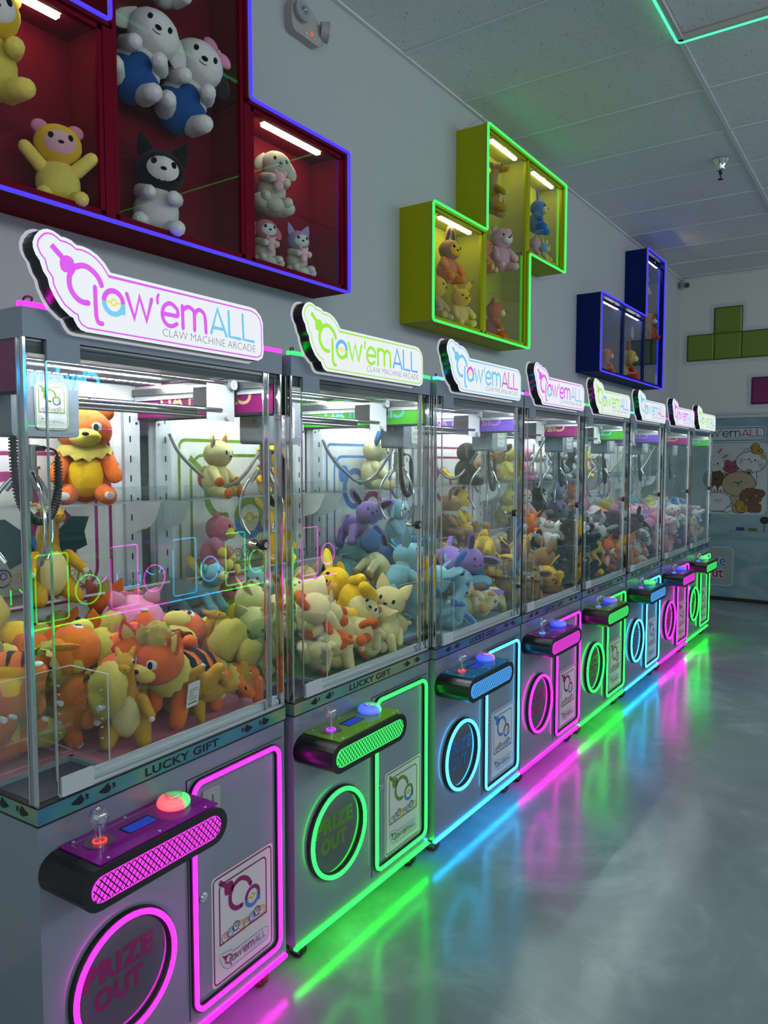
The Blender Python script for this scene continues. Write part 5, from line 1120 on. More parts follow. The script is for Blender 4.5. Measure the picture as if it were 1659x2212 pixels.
    if k.get('friend'):
        P('held_toy', col('friend'), 'friend', lambda: MB().ball((0, 0, 0), (0.11, 0.08, 0.10), 12, 8).ball((-0.08, 0, 0.09), 0.04, 8, 6).ball((0.08, 0, 0.09), 0.04, 8, 6).ball((0, 0.0, -0.13), (0.09, 0.07, 0.09), 10, 7).ball((-0.11, -0.02, -0.06), 0.035, 8, 6).ball((0.11, -0.02, -0.06), 0.035, 8, 6), None, (0.0, -0.30, -0.07))
    if k.get('bow') and kind != 'ball': P('ribbon', col('bow'), 'ribbon', lambda: MB().ball((-0.09, 0, 0), (0.09, 0.04, 0.06), 10, 7).ball((0.09, 0, 0), (0.09, 0.04, 0.06), 10, 7).ball((0, 0, 0), 0.04, 8, 6), None, (0.13, -0.10, 0.44), (0, 20, 0))
    if k.get('paper_tag'): P('care_tag', [plush_mat(COLS['white']), M_INK], 'ctag', caretag, None, *k['paper_tag'])
    return root
def caretag():
    m = MB(); m.prism(rrect(-0.10, 0.10, -0.14, 0.14, 0.02, 3), -0.002, 0.002, 0)
    rnd = random.Random(2)
    for i in range(6): m.box(-0.075, -0.075 + rnd.uniform(0.08, 0.15), -0.0026, -0.002, 0.06 - i * 0.024, 0.066 - i * 0.024, 1)
    for i in range(5): m.box(-0.075 + i * 0.03, -0.055 + i * 0.03, -0.0026, -0.002, -0.105, -0.085, 1)
    return m
def shell_band(y):
    """A tapering dark stripe over the back of the unit body at lengthwise position y (0 = middle)."""
    yy = (y - 0.10) / 0.33; m = MB(); vs = []; n = 14; w = 0.13
    for j in range(n + 1):
        u = j / n; a = R(-118 + 236 * u); ww = w * (0.25 + 0.75 * math.sin(math.pi * u)) * (1 if j % 2 else 0.75)
        for q in (-1, 0, 1):
            ly = max(-0.95, min(0.95, yy + q * ww)); r = math.sqrt(1 - ly * ly); vs.append((1.025 * r * math.sin(a), ly * 1.01, 1.025 * r * math.cos(a)))
    fs = []
    for j in range(n):
        for q in range(2): b = j * 3 + q; fs.append((b, b + 3, b + 4, b + 1))
    return m.add(vs, fs, 0, True)
SPEC = {
 'tiger': ('tiger_plush', dict(main='orange', belly='yellow', head='orange', muzzle='lemon', ruff='lemon', tuft='lemon', stripe='black', claw='white', ear='orange', inner='lemon', tailc='lemon'), dict(ear='point', tail='fluff', eyepatch=1)),
 'dino': ('dinosaur_plush', dict(main='mustard', belly='cream', wing='mustard'), dict(wing=0)),
 'dragon': ('dragon_plush', dict(main='mustard', belly='cream', wing='teal'), dict()),
 'kitten': ('kitten_plush', dict(main='cream', hand='rust', foot='rust', inner='brown', tailc='rust'), dict(ear='point', tail='curl', eyepatch=1)),
 'cream': ('lamb_plush', dict(main='cream', foot='pale', tailc='rust'), dict(ear='point', tail='curl')),
 'bunnyY': ('rabbit_plush', dict(main='yellow', belly='yellow', inner='lemon', nose='inkmark'), dict(ear='long', ear_a=40, tail='stub')),
 'pig': ('piglet_plush', dict(main='pink', ear='pink', muzzle='rose', arm='rose', foot='rose', bow='rose'), dict(bow=1, tail='none')),
 'foxS': ('fox_plush', dict(main='skyblue', ear='skyblue', inner='blue', foot='blue', tailc='blue'), dict(ear='fox', tail='long')),
 'foxC': ('fox_plush', dict(main='pale', ear='blue', inner='brown', foot='tan', tailc='blue'), dict(ear='fox', tail='fluff')),
 'foxP': ('fox_plush', dict(main='purple', ear='purple', inner='black', foot='purple', tailc='purple'), dict(ear='fox', tail='long')),
 'foxY': ('fox_plush', dict(main='yellow', ear='yellow', inner='black', ruff='white', foot='yellow'), dict(ear='fox', tail='stub')),
 'foxB': ('fox_plush', dict(main='brown', ear='brown', inner='dark', ruff='offwhite', foot='brown', tailc='offwhite'), dict(ear='fox', tail='fluff')),
 'foxK': ('fox_plush', dict(main='black', ear='black', inner='dark', foot='black', tailc='yellow'), dict(ear='fox', tail='long')),
 'seal': ('seal_plush', dict(main='skyblue', belly='pale', muzzle='pale', foot='skyblue'), dict(ear='round', tail='long')),
 'hippo': ('hippo_plush', dict(main='rose', muzzle='lemon', hand='lemon', foot='lemon'), dict(ear='round', tail='stub')),
}
def bear(main, muzzle=None, ear='round', **k):
    return ('bear_plush' if ear == 'round' else 'rabbit_plush' if ear in ('long', 'flop') else 'cat_plush', dict(main=main, muzzle=muzzle or main, **{q: v for q, v in k.items() if q in ('belly', 'foot', 'hand', 'inner', 'facepatch', 'head', 'ear', 'apron')}), dict(ear=ear, tail='stub', **{q: v for q, v in k.items() if q in ('bow',)}))
def put(m, spec, kind, x, y, z, size, rot, label, group=None, **kw):
    nm, c, k = SPEC[spec] if isinstance(spec, str) else spec
    c = dict(c); c.update(kw.pop('c', {})); k = dict(k); k.update(kw)
    return plush(nm, kind, c, label, (x, y, z), size, rot, group, m, **k)

# ---- first machine: orange striped cubs, mustard dinosaurs, one pink piglet
G1 = 'toys heaped in the first machine'
put(0, 'tiger', 'sit', 0.118, 0.510, 1.530, 0.285, (0, 0, -32), 'orange and yellow plush cub with shaggy yellow ruff on upper shelf of first machine', tail='none', ear='round')
put(0, 'dragon', 'dino', -0.020, 0.525, 1.262, 0.275, (0, 0, -10), 'mustard plush dragon with spread wings standing on lower shelf of first machine', c=dict(wing='pine'))
put(0, 'tiger', 'sit', -0.30, 0.525, 1.50, 0.22, (0, 0, -30), 'pale pink plush cub at chute end of upper shelf in first machine', c=dict(main='lightpink', head='lightpink', belly='white', muzzle='lightpink', ruff='lightpink', tuft='lightpink', ear='lightpink', inner='pink', tailc='lightpink', stripe='pink'))
put(0, 'tiger', 'quad', -0.10, 0.44, 1.015, 0.31, (35, 20, 120), 'yellow bellied plush cub sprawled on back of first heap under the dragon', G1, c=dict(belly='yellow', main='yellow', ear='orange', leg='orange', tailc='lemon'))
put(0, 'tiger', 'sit', 0.160, 0.50, 1.060, 0.19, (-20, 0, 140), 'small orange plush cub head down at back of first heap above piglet', G1)
put(0, 'pig', 'ball', 0.155, 0.365, 1.050, 0.205, (-15, 0, 160), 'round pink plush piglet turned away on top of the first heap', G1)
put(0, 'tiger', 'sit', -0.040, 0.265, 1.020, 0.27, (-80, 12, 92), 'orange plush cub lying on its back with yellow belly up, top of first heap', G1)
put(0, 'tiger', 'quad', -0.255, 0.265, 1.010, 0.26, (10, 60, 60), 'orange plush cub with black leg stripes stretched behind chute panel', G1)
put(0, 'tiger', 'sit', -0.290, 0.275, 0.925, 0.26, (-75, 0, -20), 'orange plush cub flat on its back below the stretched one beside chute', G1)
put(0, 'tiger', 'quad', -0.330, 0.215, 0.880, 0.24, (0, 80, -160), 'cream faced plush cub lying low against the chute side glass', G1)
put(0, 'tiger', 'quad', -0.055, 0.150, 0.915, 0.30, (-12, -20, 155), 'orange plush cub showing striped back just past the chute divider', G1)
put(0, 'tiger', 'sit', -0.085, 0.215, 0.940, 0.24, (60, 0, 60), 'orange plush cub face down with fluffy yellow tail above chute divider', G1)
put(0, 'tiger', 'sit', 0.035, 0.180, 0.965, 0.25, (25, 20, -60), 'orange plush cub with shaggy yellow tuft leaning over the sitting dinosaur', G1)
put(0, 'dino', 'dino', -0.068, 0.080, 0.936, 0.235, (6, 0, -42), 'mustard plush dinosaur with cream belly standing against front glass of first machine', G1)
put(0, 'dino', 'dino', 0.085, 0.070, 0.880, 0.23, (-78, 0, 75), 'mustard plush dinosaur slumped with long cream belly beside the standing one', G1)
put(0, 'tiger', 'quad', 0.235, 0.105, 0.945, 0.325, (0, 8, -80), 'big orange plush cub with black back stripes and care tag at front glass', G1, paper_tag=((0.235, -0.13, -0.06), (0, 0, 90), 0.72), tail='fluff')
put(0, 'tiger', 'sit', 0.215, 0.245, 0.990, 0.27, (-72, 0, -62), 'orange plush cub on its back showing round yellow belly and four paws', G1)
put(0, 'dino', 'dino', 0.305, 0.215, 1.000, 0.165, (0, 0, 55), 'small mustard plush dinosaur peering to side above the striped cub', G1)
for x, y, z, s, r, sp, lb in ((0.02, 0.42, 0.92, 0.24, (70, 0, 30), 'tiger', 'orange plush cub wedged deep at middle back of first heap'), (0.30, 0.42, 0.93, 0.24, (-50, 0, 60), 'dino', 'mustard plush dinosaur deep behind the yellow belly cub in first heap'), (-0.27, 0.44, 0.91, 0.26, (20, 40, -60), 'tiger', 'orange plush cub deep at back corner behind chute in first heap'), (0.30, 0.50, 1.045, 0.17, (0, 0, -50), 'dino', 'little mustard plush dinosaur with white toes by back post of first machine'), (0.16, 0.20, 0.88, 0.24, (80, 0, 40), 'tiger', 'orange plush cub buried under the middle of first heap'), (-0.18, 0.36, 1.00, 0.20, (30, 0, 100), 'tiger', 'fluffy yellow and orange plush cub between belly-up cub and chute')):
    put(0, sp, 'dino' if sp == 'dino' else 'sit', x, y, z, s, r, lb, G1)
put(0, 'dino', 'dino', 0.215, 0.060, 0.875, 0.20, (-95, 0, -100), 'small mustard plush dinosaur lying flat under the striped cub at first front glass', G1)
put(0, 'tiger', 'sit', 0.310, 0.070, 0.890, 0.19, (80, 0, -100), 'small orange plush cub face down by lock end of first front glass', G1, ear='round')
put(0, 'tiger', 'sit', -0.300, 0.245, 0.905, 0.22, (-60, 20, 10), 'orange plush cub lying against the back of the first chute panel', G1, tail='none')
put(0, 'dino', 'dino', 0.100, 0.300, 1.010, 0.20, (-60, 0, 100), 'mustard plush dinosaur half buried beside the pink piglet', G1)
# ---- second machine: cream kittens, lambs, yellow rabbits
G2 = 'toys heaped in the second machine'
put(1, 'kitten', 'sit', -0.19, 0.525, 1.487, 0.205, (0, 0, 18), 'cream plush kitten with brown inner ears on upper shelf of second machine')
put(1, 'bunnyY', 'sit', 0.10, 0.525, 1.490, 0.21, (0, 0, -20), 'bright yellow plush rabbit on upper shelf of second machine')
put(1, 'hippo', 'sit', -0.185, 0.515, 1.232, 0.205, (0, 18, 28), 'rose pink plush hippo with yellow muzzle on lower shelf of second machine')
put(1, 'bunnyY', 'sit', 0.12, 0.525, 1.235, 0.21, (0, 0, -20), 'yellow plush rabbit on lower shelf of second machine')
put(1, 'seal', 'quad', -0.345, 0.46, 1.085, 0.20, (-20, 0, 10), 'light blue plush seal lifting its head at back post of second machine', G2)
put(1, 'bunnyY', 'sit', -0.26, 0.50, 1.055, 0.19, (-20, 10, -40), 'yellow plush rabbit with tall ears at back of second heap near the seal', G2)
put(1, 'bunnyY', 'sit', -0.31, 0.36, 0.985, 0.20, (50, 0, 60), 'yellow plush rabbit tipped forward below the seal in second heap', G2)
put(1, 'cream', 'sit', -0.235, 0.265, 1.020, 0.215, (-30, 0, 60), 'cream plush lamb with orange curl tail on chute side of second heap', G2)
put(1, 'cream', 'sit', -0.060, 0.190, 1.040, 0.225, (60, 20, 130), 'big cream plush lamb bottom up at front of second heap', G2)
put(1, 'bunnyY', 'sit', 0.175, 0.225, 1.030, 0.27, (-52, -58, -40), 'bright yellow plush rabbit lying on its side atop second heap', G2)
put(1, 'kitten', 'sit', -0.040, 0.095, 0.895, 0.22, (85, 0, 150), 'cream plush kitten rump up with orange curl tail at second front glass', G2)
put(1, 'kitten', 'sit', 0.100, 0.105, 0.955, 0.225, (-45, 48, -52), 'cream plush kitten on its side with patched eye, middle of second front glass', G2)
put(1, 'kitten', 'sit', 0.060, 0.075, 0.865, 0.20, (70, 30, -120), 'cream plush kitten face down under the sideways one in second machine', G2)
put(1, 'cream', 'sit', 0.320, 0.130, 0.945, 0.24, (-10, 20, -70), 'cream plush lamb with orange ear curl by lock post of second machine', G2)
put(1, 'cream', 'sit', 0.240, 0.080, 0.870, 0.20, (60, -10, 20), 'cream plush lamb bent over at lock end of second front glass', G2)
put(1, 'kitten', 'sit', -0.135, 0.125, 0.955, 0.20, (-10, -30, -150), 'cream plush kitten with raised orange paw behind second chute divider', G2)
put(1, 'cream', 'sit', -0.100, 0.075, 0.875, 0.19, (-60, 0, -60), 'cream plush lamb on its back with orange hoof beside second chute', G2)
put(1, 'cream', 'sit', -0.26, 0.235, 0.905, 0.23, (30, 0, -40), 'cream plush lamb pressed behind second chute divider', G2)
for x, y, z, s, r, sp, lb in ((-0.10, 0.36, 0.96, 0.24, (40, 0, 30), 'cream', 'cream plush lamb deep at middle of second heap'), (0.08, 0.40, 0.98, 0.24, (-40, 0, -30), 'kitten', 'cream plush kitten deep behind yellow rabbit in second heap'), (0.28, 0.36, 0.95, 0.24, (20, 40, -60), 'bunnyY', 'yellow plush rabbit deep at lock side of second heap'), (-0.02, 0.47, 1.06, 0.20, (0, 0, -60), 'seal', 'light blue plush seal with raised tail at back of second heap'), (0.20, 0.48, 1.03, 0.20, (30, 0, 10), 'cream', 'cream plush lamb at back of second heap by far post'), (-0.10, 0.50, 1.06, 0.16, (0, 0, -30), 'pig', 'tiny pink plush piglet at back of second heap')):
    put(1, sp, 'ball' if sp == 'pig' else 'quad' if sp == 'seal' else 'sit', x, y, z, s, r, lb, G2)
put(1, 'cream', 'sit', 0.170, 0.060, 0.870, 0.19, (-85, 0, -60), 'cream plush lamb lying flat at middle of second front glass', G2, ear='round', tail='none')
put(1, 'cream', 'sit', 0.330, 0.075, 0.880, 0.18, (80, 0, 100), 'small cream plush lamb face down at lock corner of second machine', G2, ear='round', tail='none')
put(1, 'kitten', 'sit', -0.150, 0.070, 0.875, 0.18, (-80, 0, 40), 'small cream plush kitten on its back at second chute corner', G2, tail='none')
# ---- third machine: light blue, cream and purple foxes
G3 = 'toys heaped in the third machine'
put(2, 'foxC', 'sit', -0.040, 0.52, 1.503, 0.235, (0, 0, 35), 'cream plush fox with blue ears on upper shelf of third machine', tail='stub')
put(2, 'foxP', 'quad', -0.255, 0.50, 1.245, 0.245, (-10, 15, -30), 'purple plush fox with wide ears on lower shelf of third machine')
put(2, 'foxS', 'sit', 0.075, 0.525, 1.243, 0.215, (0, 0, 10), 'light blue plush fox sitting at middle of lower shelf in third machine', ear='flop')
put(2, 'foxP', 'quad', 0.190, 0.235, 1.065, 0.275, (20, 40, -20), 'purple plush fox lying on top of third heap facing the aisle', G3, nose=1, c=dict(nose='hot'))
put(2, 'foxP', 'quad', 0.275, 0.170, 0.950, 0.22, (60, 0, 60), 'dark purple plush fox curled under the top one in third heap', G3)
put(2, 'foxS', 'quad', 0.030, 0.120, 0.985, 0.29, (30, -30, 110), 'light blue plush fox arched over with blue feet at third front glass', G3)
put(2, 'foxS', 'sit', -0.150, 0.105, 0.945, 0.26, (40, 0, 40), 'light blue plush fox doubled over beside third chute divider', G3)
put(2, 'foxS', 'quad', -0.055, 0.090, 0.870, 0.25, (0, 80, -30), 'light blue plush fox lying low with feet toward front of third machine', G3)
put(2, 'foxC', 'sit', 0.125, 0.085, 0.893, 0.24, (-12, -20, -40), 'cream plush fox with tan feet sitting at third front glass', G3)
put(2, 'foxC', 'quad', 0.280, 0.090, 0.890, 0.24, (15, 20, -70), 'cream plush fox with blue ear lying at lock end of third machine', G3)
put(2, 'foxC', 'quad', -0.300, 0.340, 1.060, 0.24, (50, 0, 80), 'cream plush fox rump up at chute side of third heap', G3)
put(2, 'foxS', 'quad', -0.220, 0.260, 1.045, 0.26, (-30, 20, 60), 'light blue plush fox lying on chute side of third heap', G3)
put(2, 'foxS', 'sit', -0.330, 0.480, 1.090, 0.22, (20, 0, 60), 'light blue plush fox at back corner post of third heap', G3)
for x, y, z, s, r, sp, lb in ((-0.08, 0.33, 0.97, 0.26, (40, 0, 30), 'foxC', 'cream plush fox deep at middle of third heap'), (0.08, 0.40, 1.02, 0.24, (-40, 0, -30), 'foxS', 'light blue plush fox deep at back middle of third heap'), (0.30, 0.36, 0.98, 0.24, (20, 40, -60), 'foxY', 'yellow plush fox with white ruff deep at lock side of third heap'), (-0.26, 0.24, 0.91, 0.24, (60, 0, -60), 'foxS', 'light blue plush fox pressed behind third chute divider'), (0.20, 0.48, 1.05, 0.22, (30, 0, 10), 'foxB', 'brown plush fox at back of third heap by far post'), (-0.06, 0.48, 1.07, 0.22, (0, 30, -30), 'foxP', 'purple plush fox at back middle of third heap')):
    put(2, sp, 'quad', x, y, z, s, r, lb, G3)
put(2, 'foxC', 'sit', 0.210, 0.065, 0.875, 0.20, (-85, 0, -40), 'cream plush fox lying flat with tan feet at third front glass', G3, ear='point', tail='none')
put(2, 'foxC', 'sit', 0.325, 0.075, 0.880, 0.19, (85, 0, -80), 'cream plush fox face down at lock corner of third machine', G3, ear='round', tail='none')
put(2, 'foxS', 'sit', -0.100, 0.065, 0.875, 0.19, (-85, 0, 30), 'light blue plush fox lying flat at third chute corner', G3, ear='round', tail='none')
# ---- fourth machine: yellow and brown foxes
G4 = 'toys heaped in the fourth machine'
put(3, 'foxK', 'sit', -0.068, 0.52, 1.503, 0.23, (0, 0, 20), 'black plush fox on upper shelf of fourth machine', ear_a=120)
put(3, 'foxB', 'sit', -0.225, 0.52, 1.245, 0.215, (0, 0, 20), 'brown plush fox with cream ruff on lower shelf of fourth machine')
put(3, 'foxY', 'sit', -0.045, 0.52, 1.258, 0.24, (0, 0, 15), 'yellow plush fox with white ruff on lower shelf of fourth machine', ear_a=30)
put(3, 'foxB', 'quad', 0.15, 0.52, 1.495, 0.22, (0, 0, -20), 'brown plush fox at lock end of upper shelf in fourth machine')
put(3, 'foxY', 'quad', -0.245, 0.255, 1.060, 0.25, (60, 0, 100), 'yellow plush fox feet up on chute side of fourth heap', G4)
put(3, 'foxB', 'quad', -0.120, 0.400, 1.085, 0.27, (170, 0, 70), 'brown plush fox upside down at back of fourth heap', G4)
put(3, 'foxY', 'sit', -0.180, 0.210, 0.985, 0.24, (-30, -30, -50), 'yellow plush fox with white ruff leaning at chute side of fourth heap', G4)
put(3, 'foxY', 'sit', -0.250, 0.200, 0.890, 0.23, (-40, 20, -40), 'yellow plush fox squashed face up behind fourth chute divider', G4)
put(3, 'foxY', 'quad', 0.020, 0.200, 1.030, 0.24, (60, 20, -60), 'yellow plush fox with paws up on top of fourth heap', G4)
put(3, 'foxB', 'sit', -0.050, 0.085, 0.945, 0.25, (0, 0, 24), 'brown plush fox with white collar sitting at fourth front glass', G4, ear_a=40)
put(3, 'foxB', 'sit', 0.200, 0.085, 0.940, 0.25, (0, 0, 40), 'brown plush fox with dark eyes sitting at lock end of fourth front glass', G4, ear_a=50)
put(3, 'foxY', 'quad', 0.095, 0.120, 0.930, 0.25, (40, 60, 30), 'yellow plush fox wedged between the two brown ones at fourth front glass', G4)
put(3, 'foxB', 'quad', 0.060, 0.085, 0.860, 0.20, (0, 30, -60), 'dark brown plush fox lying low between the sitting ones in fourth machine', G4, c=dict(main='tan'))
for x, y, z, s, r, sp, lb in ((-0.05, 0.30, 0.96, 0.26, (40, 0, 30), 'foxB', 'brown plush fox deep at middle of fourth heap'), (0.20, 0.30, 0.96, 0.24, (-40, 0, -30), 'foxY', 'yellow plush fox deep at lock side of fourth heap'), (0.28, 0.46, 1.02, 0.24, (20, 40, -60), 'foxB', 'brown plush fox at back of fourth heap by far post'), (0.06, 0.46, 1.04, 0.24, (30, 0, 10), 'foxY', 'yellow plush fox at back middle of fourth heap'), (-0.30, 0.44, 1.03, 0.24, (30, 0, 90), 'foxY', 'yellow plush fox at back corner post of fourth heap')):
    put(3, sp, 'quad', x, y, z, s, r, lb, G4)
put(3, 'foxY', 'sit', 0.290, 0.070, 0.880, 0.20, (-80, 0, -60), 'yellow plush fox lying flat at lock corner of fourth front glass', G4, ear='round', tail='none')
put(3, 'foxB', 'sit', -0.110, 0.065, 0.875, 0.19, (-85, 0, 30), 'brown plush fox lying flat at fourth chute corner', G4, ear='round', tail='none')
put(3, 'foxB', 'sit', 0.110, 0.060, 0.872, 0.18, (80, 0, 30), 'tan plush fox face down at middle of fourth front glass', G4, ear='round', tail='none', c=dict(main='tan'))
# ---- fifth to eighth machines: heaps of mixed soft toys laid row by row
B = bear
PAL = {4: [B('black', 'white', belly='white'), B('maroon', 'offwhite', ear='point'), B('grey', 'white', ear='point', inner='pink'), B('black', 'white', ear='long', facepatch='white'), B('orange', 'white', ear='point', belly='white'), B('dark', 'grey'), B('white', 'offwhite', ear='long')],
       5: [B('grey', 'white', ear='point', belly='white'), B('black', 'white', belly='white'), B('white', 'grey', ear='flop'), B('apricot', 'white', ear='point'), B('dark', 'grey', ear='long'), B('grey', 'dark'), B('maroon', 'grey')],
       6: [B('pink', 'lightpink'), B('lemon', 'cream', ear='round'), B('lightpink', 'white', ear='long', inner='pink'), B('lilac', 'white', ear='point'), B('lemon', 'yellow', ear='flop'), B('pink', 'white', ear='flop'), B('white', 'lightpink')],
       7: [B('white', 'offwhite', ear='long'), B('blue', 'white', ear='flop'), B('lemon', 'white'), B('lightpink', 'white', ear='point'), B('skyblue', 'white'), B('white', 'lightpink', ear='point'), B('cream', 'white')]}
PN = {4: ['black and white', 'maroon', 'grey', 'black faced', 'orange', 'charcoal', 'white'], 5: ['grey', 'black and white', 'white', 'apricot', 'charcoal', 'dark muzzled grey', 'maroon'], 6: ['pink', 'lemon yellow', 'pale pink', 'lilac', 'flop eared yellow', 'flop eared pink', 'white'], 7: ['white', 'blue', 'lemon yellow', 'pale pink', 'sky blue', 'cat eared white', 'cream']}
KIND = {'bear_plush': 'bear', 'rabbit_plush': 'rabbit', 'cat_plush': 'cat'}
rnd = random.Random(11)
ROWS = [('front', 0.085, 0.905, 5, 0.225), ('top', 0.135, 1.035, 5, 0.215), ('second', 0.215, 0.985, 5, 0.23), ('third', 0.345, 1.035, 4, 0.23), ('back', 0.475, 1.065, 4, 0.23)]
SUB = ['first', 'second', 'third', 'fourth', 'fifth']
for m in (4, 5, 6, 7):
    for rn, y, z, n, s0_ in ROWS:
        xs0 = -0.115 if rn == 'front' else -0.28
        for q in range(n):
            x = xs0 + (0.29 - xs0) * q / (n - 1); j = rnd.randrange(7); sp = PAL[m][j]; s = s0_
            if rn == 'front' and m == 4 and q == 2: sp = B('yellow', 'yellow', ear='round'); nm_ = 'bright yellow'
            elif rn == 'top' and m == 7 and q in (3,): sp = B('blue', 'blue', ear='round'); nm_ = 'big blue'; s = 0.27
            else: nm_ = PN[m][j]
            low = 0.0 if rn == 'front' else -0.085
            lab = '%s plush %s, %s from chute in %s row of %s heap' % (nm_, KIND[sp[0]], SUB[q], rn, ORD[m])
            put(m, sp, 'sit', x + rnd.uniform(-.02, .02), y + rnd.uniform(-.012, .012), z + rnd.uniform(-.02, .025) + (0.0 if rn == 'front' else 0.035), s * rnd.uniform(0.92, 1.12), (rnd.uniform(-60, 50), rnd.uniform(-50, 50), rnd.uniform(-90, 60)), lab, 'toys heaped in the %s machine' % ORD[m])
            if rn in ('second', 'third', 'back'):
                pass
    # shelf toys
    for zz, zn in ((1.385, 'upper'), (1.130, 'lower')):
        if m >= 6: continue
        for q, x in enumerate((-0.25, -0.02, 0.21)):
            j = (q + m * 2 + (3 if zn == 'upper' else 0)) % 7; sp = PAL[6][j] if (q + m) % 3 else PAL[4][j]; nm_ = PN[6][j] if (q + m) % 3 else PN[4][j]
            s = 0.225
            put(m, sp, 'sit', x, 0.52, zz + 0.005 + s * 0.50, s, (0, 0, rnd.uniform(-30, 25)), '%s plush %s %s from the chute end on %s shelf of %s machine' % (nm_, KIND[sp[0]], SUB[q], zn, ORD[m]), 'toys on the shelves of the %s machine' % ORD[m])

# ---- toys in the wall display boxes (world coordinates)
GR, GL, GB = 'toys in the dark red display box', 'toys in the lime display box', 'toys in the dark blue display box'
def wp(nm, c, k, x, z, s, rot, label, g, y=0.618): return plush(nm, 'sit', c, label, (x, y, z), s, rot, g, None, **k)
wp('bear_plush', dict(main='lemon', facepatch='lightpink', ear='pink', head='yellow'), dict(ear='round', arms='up', mouth=1, tail='none'), 0.497, 2.350, 0.245, (0, 0, -24), 'yellow hooded plush with pink ears and raised arms on red box floor', GR)
wp('bear_plush', dict(main='lemon', facepatch='white', head='yellow'), dict(ear='round', arms='front', tail='none'), 0.300, 2.610, 0.31, (0, 0, -10), 'yellow hooded plush hung high in the chute side cell of the red box', GR)
wp('rabbit_plush', dict(main='white', apron='royal', ear='white'), dict(ear='flop', tail='none', arms='front'), 0.800, 2.785, 0.315, (0, 24, -22), 'white plush rabbit in blue overalls tilted high in red box', GR)
wp('dog_plush', dict(main='white', apron='royal', ear='dark', bow='pink'), dict(ear='flop', bow=1, tail='none', arms='front'), 0.985, 2.765, 0.33, (0, 20, -20), 'white plush dog with black ears, pink bow and blue overalls in red box', GR)
wp('bear_plush', dict(main='white'), dict(ear='round', tail='none'), 0.890, 3.085, 0.22, (0, 0, -15), 'white plush with lilac foot at the top of red box tall cell', GR)
wp('cat_plush', dict(main='white', head='black', ear='black', facepatch='white'), dict(ear='point', tail='none', arms='front'), 0.850, 2.375, 0.29, (0, 6, -30), 'black hooded plush with white body sitting on middle floor of red box', GR)
wp('rabbit_plush', dict(main='offwhite', ear='offwhite', friend='lightpink'), dict(ear='flop', cloud=1, friend=1, tail='none', arms='front'), 1.400, 2.585, 0.225, (0, 8, -25), 'cream plush rabbit on fluffy cloud high in red box end cell', GR, y=0.622)
wp('rabbit_plush', dict(main='offwhite', head='rose', ear='rose', facepatch='white', friend='lightpink'), dict(ear='flop', cloud=1, friend=1, tail='none', arms='front'), 1.345, 2.340, 0.175, (0, 0, -20), 'pink hooded plush on a cloud cushion at floor of red box end cell', GR)
wp('cat_plush', dict(main='offwhite', head='lilac', ear='lilac', facepatch='white', friend='lightpink'), dict(ear='point', cloud=1, friend=1, tail='none', arms='front'), 1.510, 2.335, 0.175, (0, 0, -20), 'lilac hooded plush on a cloud cushion at floor of red box end cell', GR, y=0.60)
wp('rabbit_plush', dict(main='apricot', head='brown', ear='brown', inner='dark', facepatch='yellow'), dict(ear='long', ear_a=-14, tail='none'), 2.700, 2.555, 0.235, (0, 4, -10), 'yellow plush in brown rabbit hood hung in lime box first cell', GL, y=0.60)
wp('bear_plush', dict(main='tan', head='yellow', ear='brown'), dict(ear='point', tail='none'), 2.600, 2.352, 0.235, (0, 0, 10), 'tan and yellow plush partly hidden by frame on lime box floor', GL, y=0.62)
wp('rabbit_plush', dict(main='lemon', ear='yellow', head='yellow', eartip='brown'), dict(ear='long', ear_a=38, tail='none'), 2.835, 2.338, 0.215, (0, 0, -24), 'yellow plush rabbit with spread ears sitting on lime box floor', GL, y=0.60)
plush('dragon_plush', 'dino', dict(main='mustard', belly='cream', wing='pine'), 'mustard plush dragon hung at top of lime box tall cell', (3.215, 0.60, 3.075), 0.30, (0, 0, 30), GL, None)
wp('bear_plush', dict(main='lightpink', muzzle='white'), dict(ear='round', tail='none'), 3.340, 2.762, 0.26, (0, 0, -26), 'pale pink plush bear hung mid height in lime box tall cell', GL, y=0.61)
wp('bear_plush', dict(main='apricot', foot='lemon'), dict(ear='round', tail='none'), 3.165, 2.690, 0.19, (0, 0, 10), 'orange plush behind the pale bear in lime box tall cell', GL, y=0.63)
plush('tiger_plush', 'sit', dict(main='rust', belly='cream', head='rust', muzzle='lemon', tuft='lemon', stripe='black', tailc='lemon'), 'orange plush cub with cream tuft on floor of lime box tall cell', (3.250, 0.61, 2.338), 0.225, (0, 0, 20), GL, None, ear='round', tail='fluff')
wp('rabbit_plush', dict(main='blue', muzzle='cream', inner='red', ear='blue'), dict(ear='long', tail='long'), 3.835, 3.080, 0.22, (0, 10, 10), 'blue plush rabbit hung high in lime box last cell', GL, y=0.60)
wp('bear_plush', dict(main='lightpink'), dict(ear='point', tail='none'), 3.825, 2.872, 0.165, (0, 0, 20), 'pink plush at floor of lime box last cell', GL, y=0.61)
wp('bear_plush', dict(main='lemon', head='skyblue', facepatch='lemon'), dict(ear='point', tail='none'), 3.960, 2.872, 0.165, (0, 0, 0), 'teal hooded cream plush at floor of lime box last cell', GL, y=0.60)
wp('dog_plush', dict(main='rust', muzzle='offwhite', ear='maroon'), dict(ear='flop', tail='none'), 5.225, 2.318, 0.205, (0, 0, 10), 'rust orange plush dog on floor of blue box first cell', GB, y=0.60)
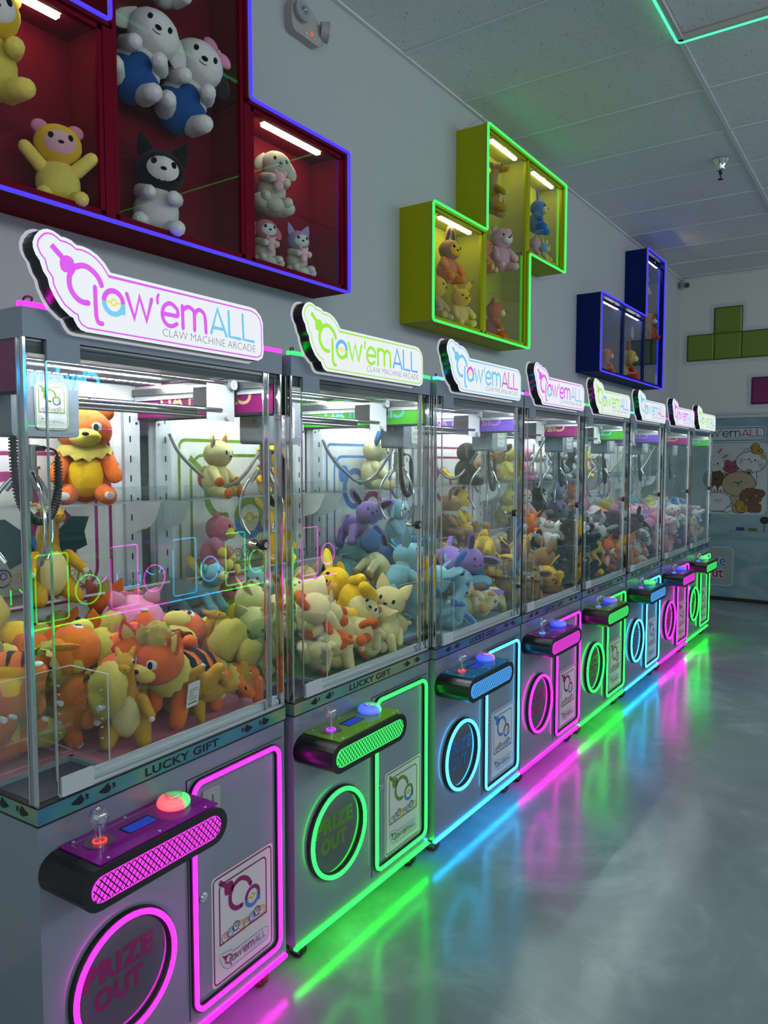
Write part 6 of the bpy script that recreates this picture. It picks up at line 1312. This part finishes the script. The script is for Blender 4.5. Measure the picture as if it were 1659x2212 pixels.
wp('bear_plush', dict(main='yellow', head='tan', leg='red', ear='red', arm='red', muzzle='cream'), dict(ear='long', ear_a=10, tail='none'), 5.815, 2.350, 0.27, (0, 0, 10), 'yellow and red plush with tall red ears on floor of blue box', GB, y=0.60)
wp('bear_plush', dict(main='red', muzzle='white', head='rust'), dict(ear='round', tail='none'), 6.490, 2.775, 0.25, (0, 0, -10), 'red plush bear hung mid height in blue box tall cell', GB, y=0.62)
wp('bear_plush', dict(main='lightpink'), dict(ear='round', tail='none'), 6.300, 3.120, 0.18, (0, 0, 0), 'pink plush bear hung near top of blue box tall cell', GB, y=0.62)

# ------------------------------------------------------------------ settle: no toy pokes through glass, divider, sill or shelf
import numpy as np
bpy.context.view_layer.update()
def settle(root, m, shelf):
    px, py, rt = MPOSE[m]; V = []
    st = [root]
    while st:
        o = st.pop(); st += list(o.children)
        if o.type == 'MESH':
            n = len(o.data.vertices); a = np.empty(n * 3); o.data.vertices.foreach_get('co', a); a = a.reshape(n, 3)
            M = np.array(o.matrix_world); V.append(a @ M[:3, :3].T + M[:3, 3])
    V = np.concatenate(V); c, s_ = math.cos(-rt), math.sin(-rt)
    X = (V[:, 0] - px) * c - (V[:, 1] - py) * s_; Y = (V[:, 0] - px) * s_ + (V[:, 1] - py) * c + 0.3512; Z = V[:, 2]
    dx = dy = dz = 0.0
    if X.min() < -0.366: dx = -0.366 - X.min()
    if X.max() > 0.366: dx = 0.366 - X.max()
    ylo = 0.030
    if not shelf and X.mean() < -0.12 and X.min() + dx < -0.178:
        if X.mean() > -0.19 and Y.mean() < 0.16: dx = -0.176 - X.min()
        else: ylo = 0.172
    if Y.max() > 0.593: dy = 0.593 - Y.max()
    if Y.min() + dy < ylo: dy = ylo - Y.min()
    if not shelf and Z.min() < 0.820: dz = 0.820 - Z.min()
    if dx or dy or dz:
        root.location.x += dx * math.cos(rt) - dy * math.sin(rt); root.location.y += dx * math.sin(rt) + dy * math.cos(rt); root.location.z += dz
for o in list(bpy.data.objects):
    if o.get('category') == 'plush toy' and 'mslot' in o: settle(o, o['mslot'], o['mshelf'])
for o in bpy.data.objects:
    for k_ in ('mslot', 'mshelf'):
        if k_ in o: del o[k_]
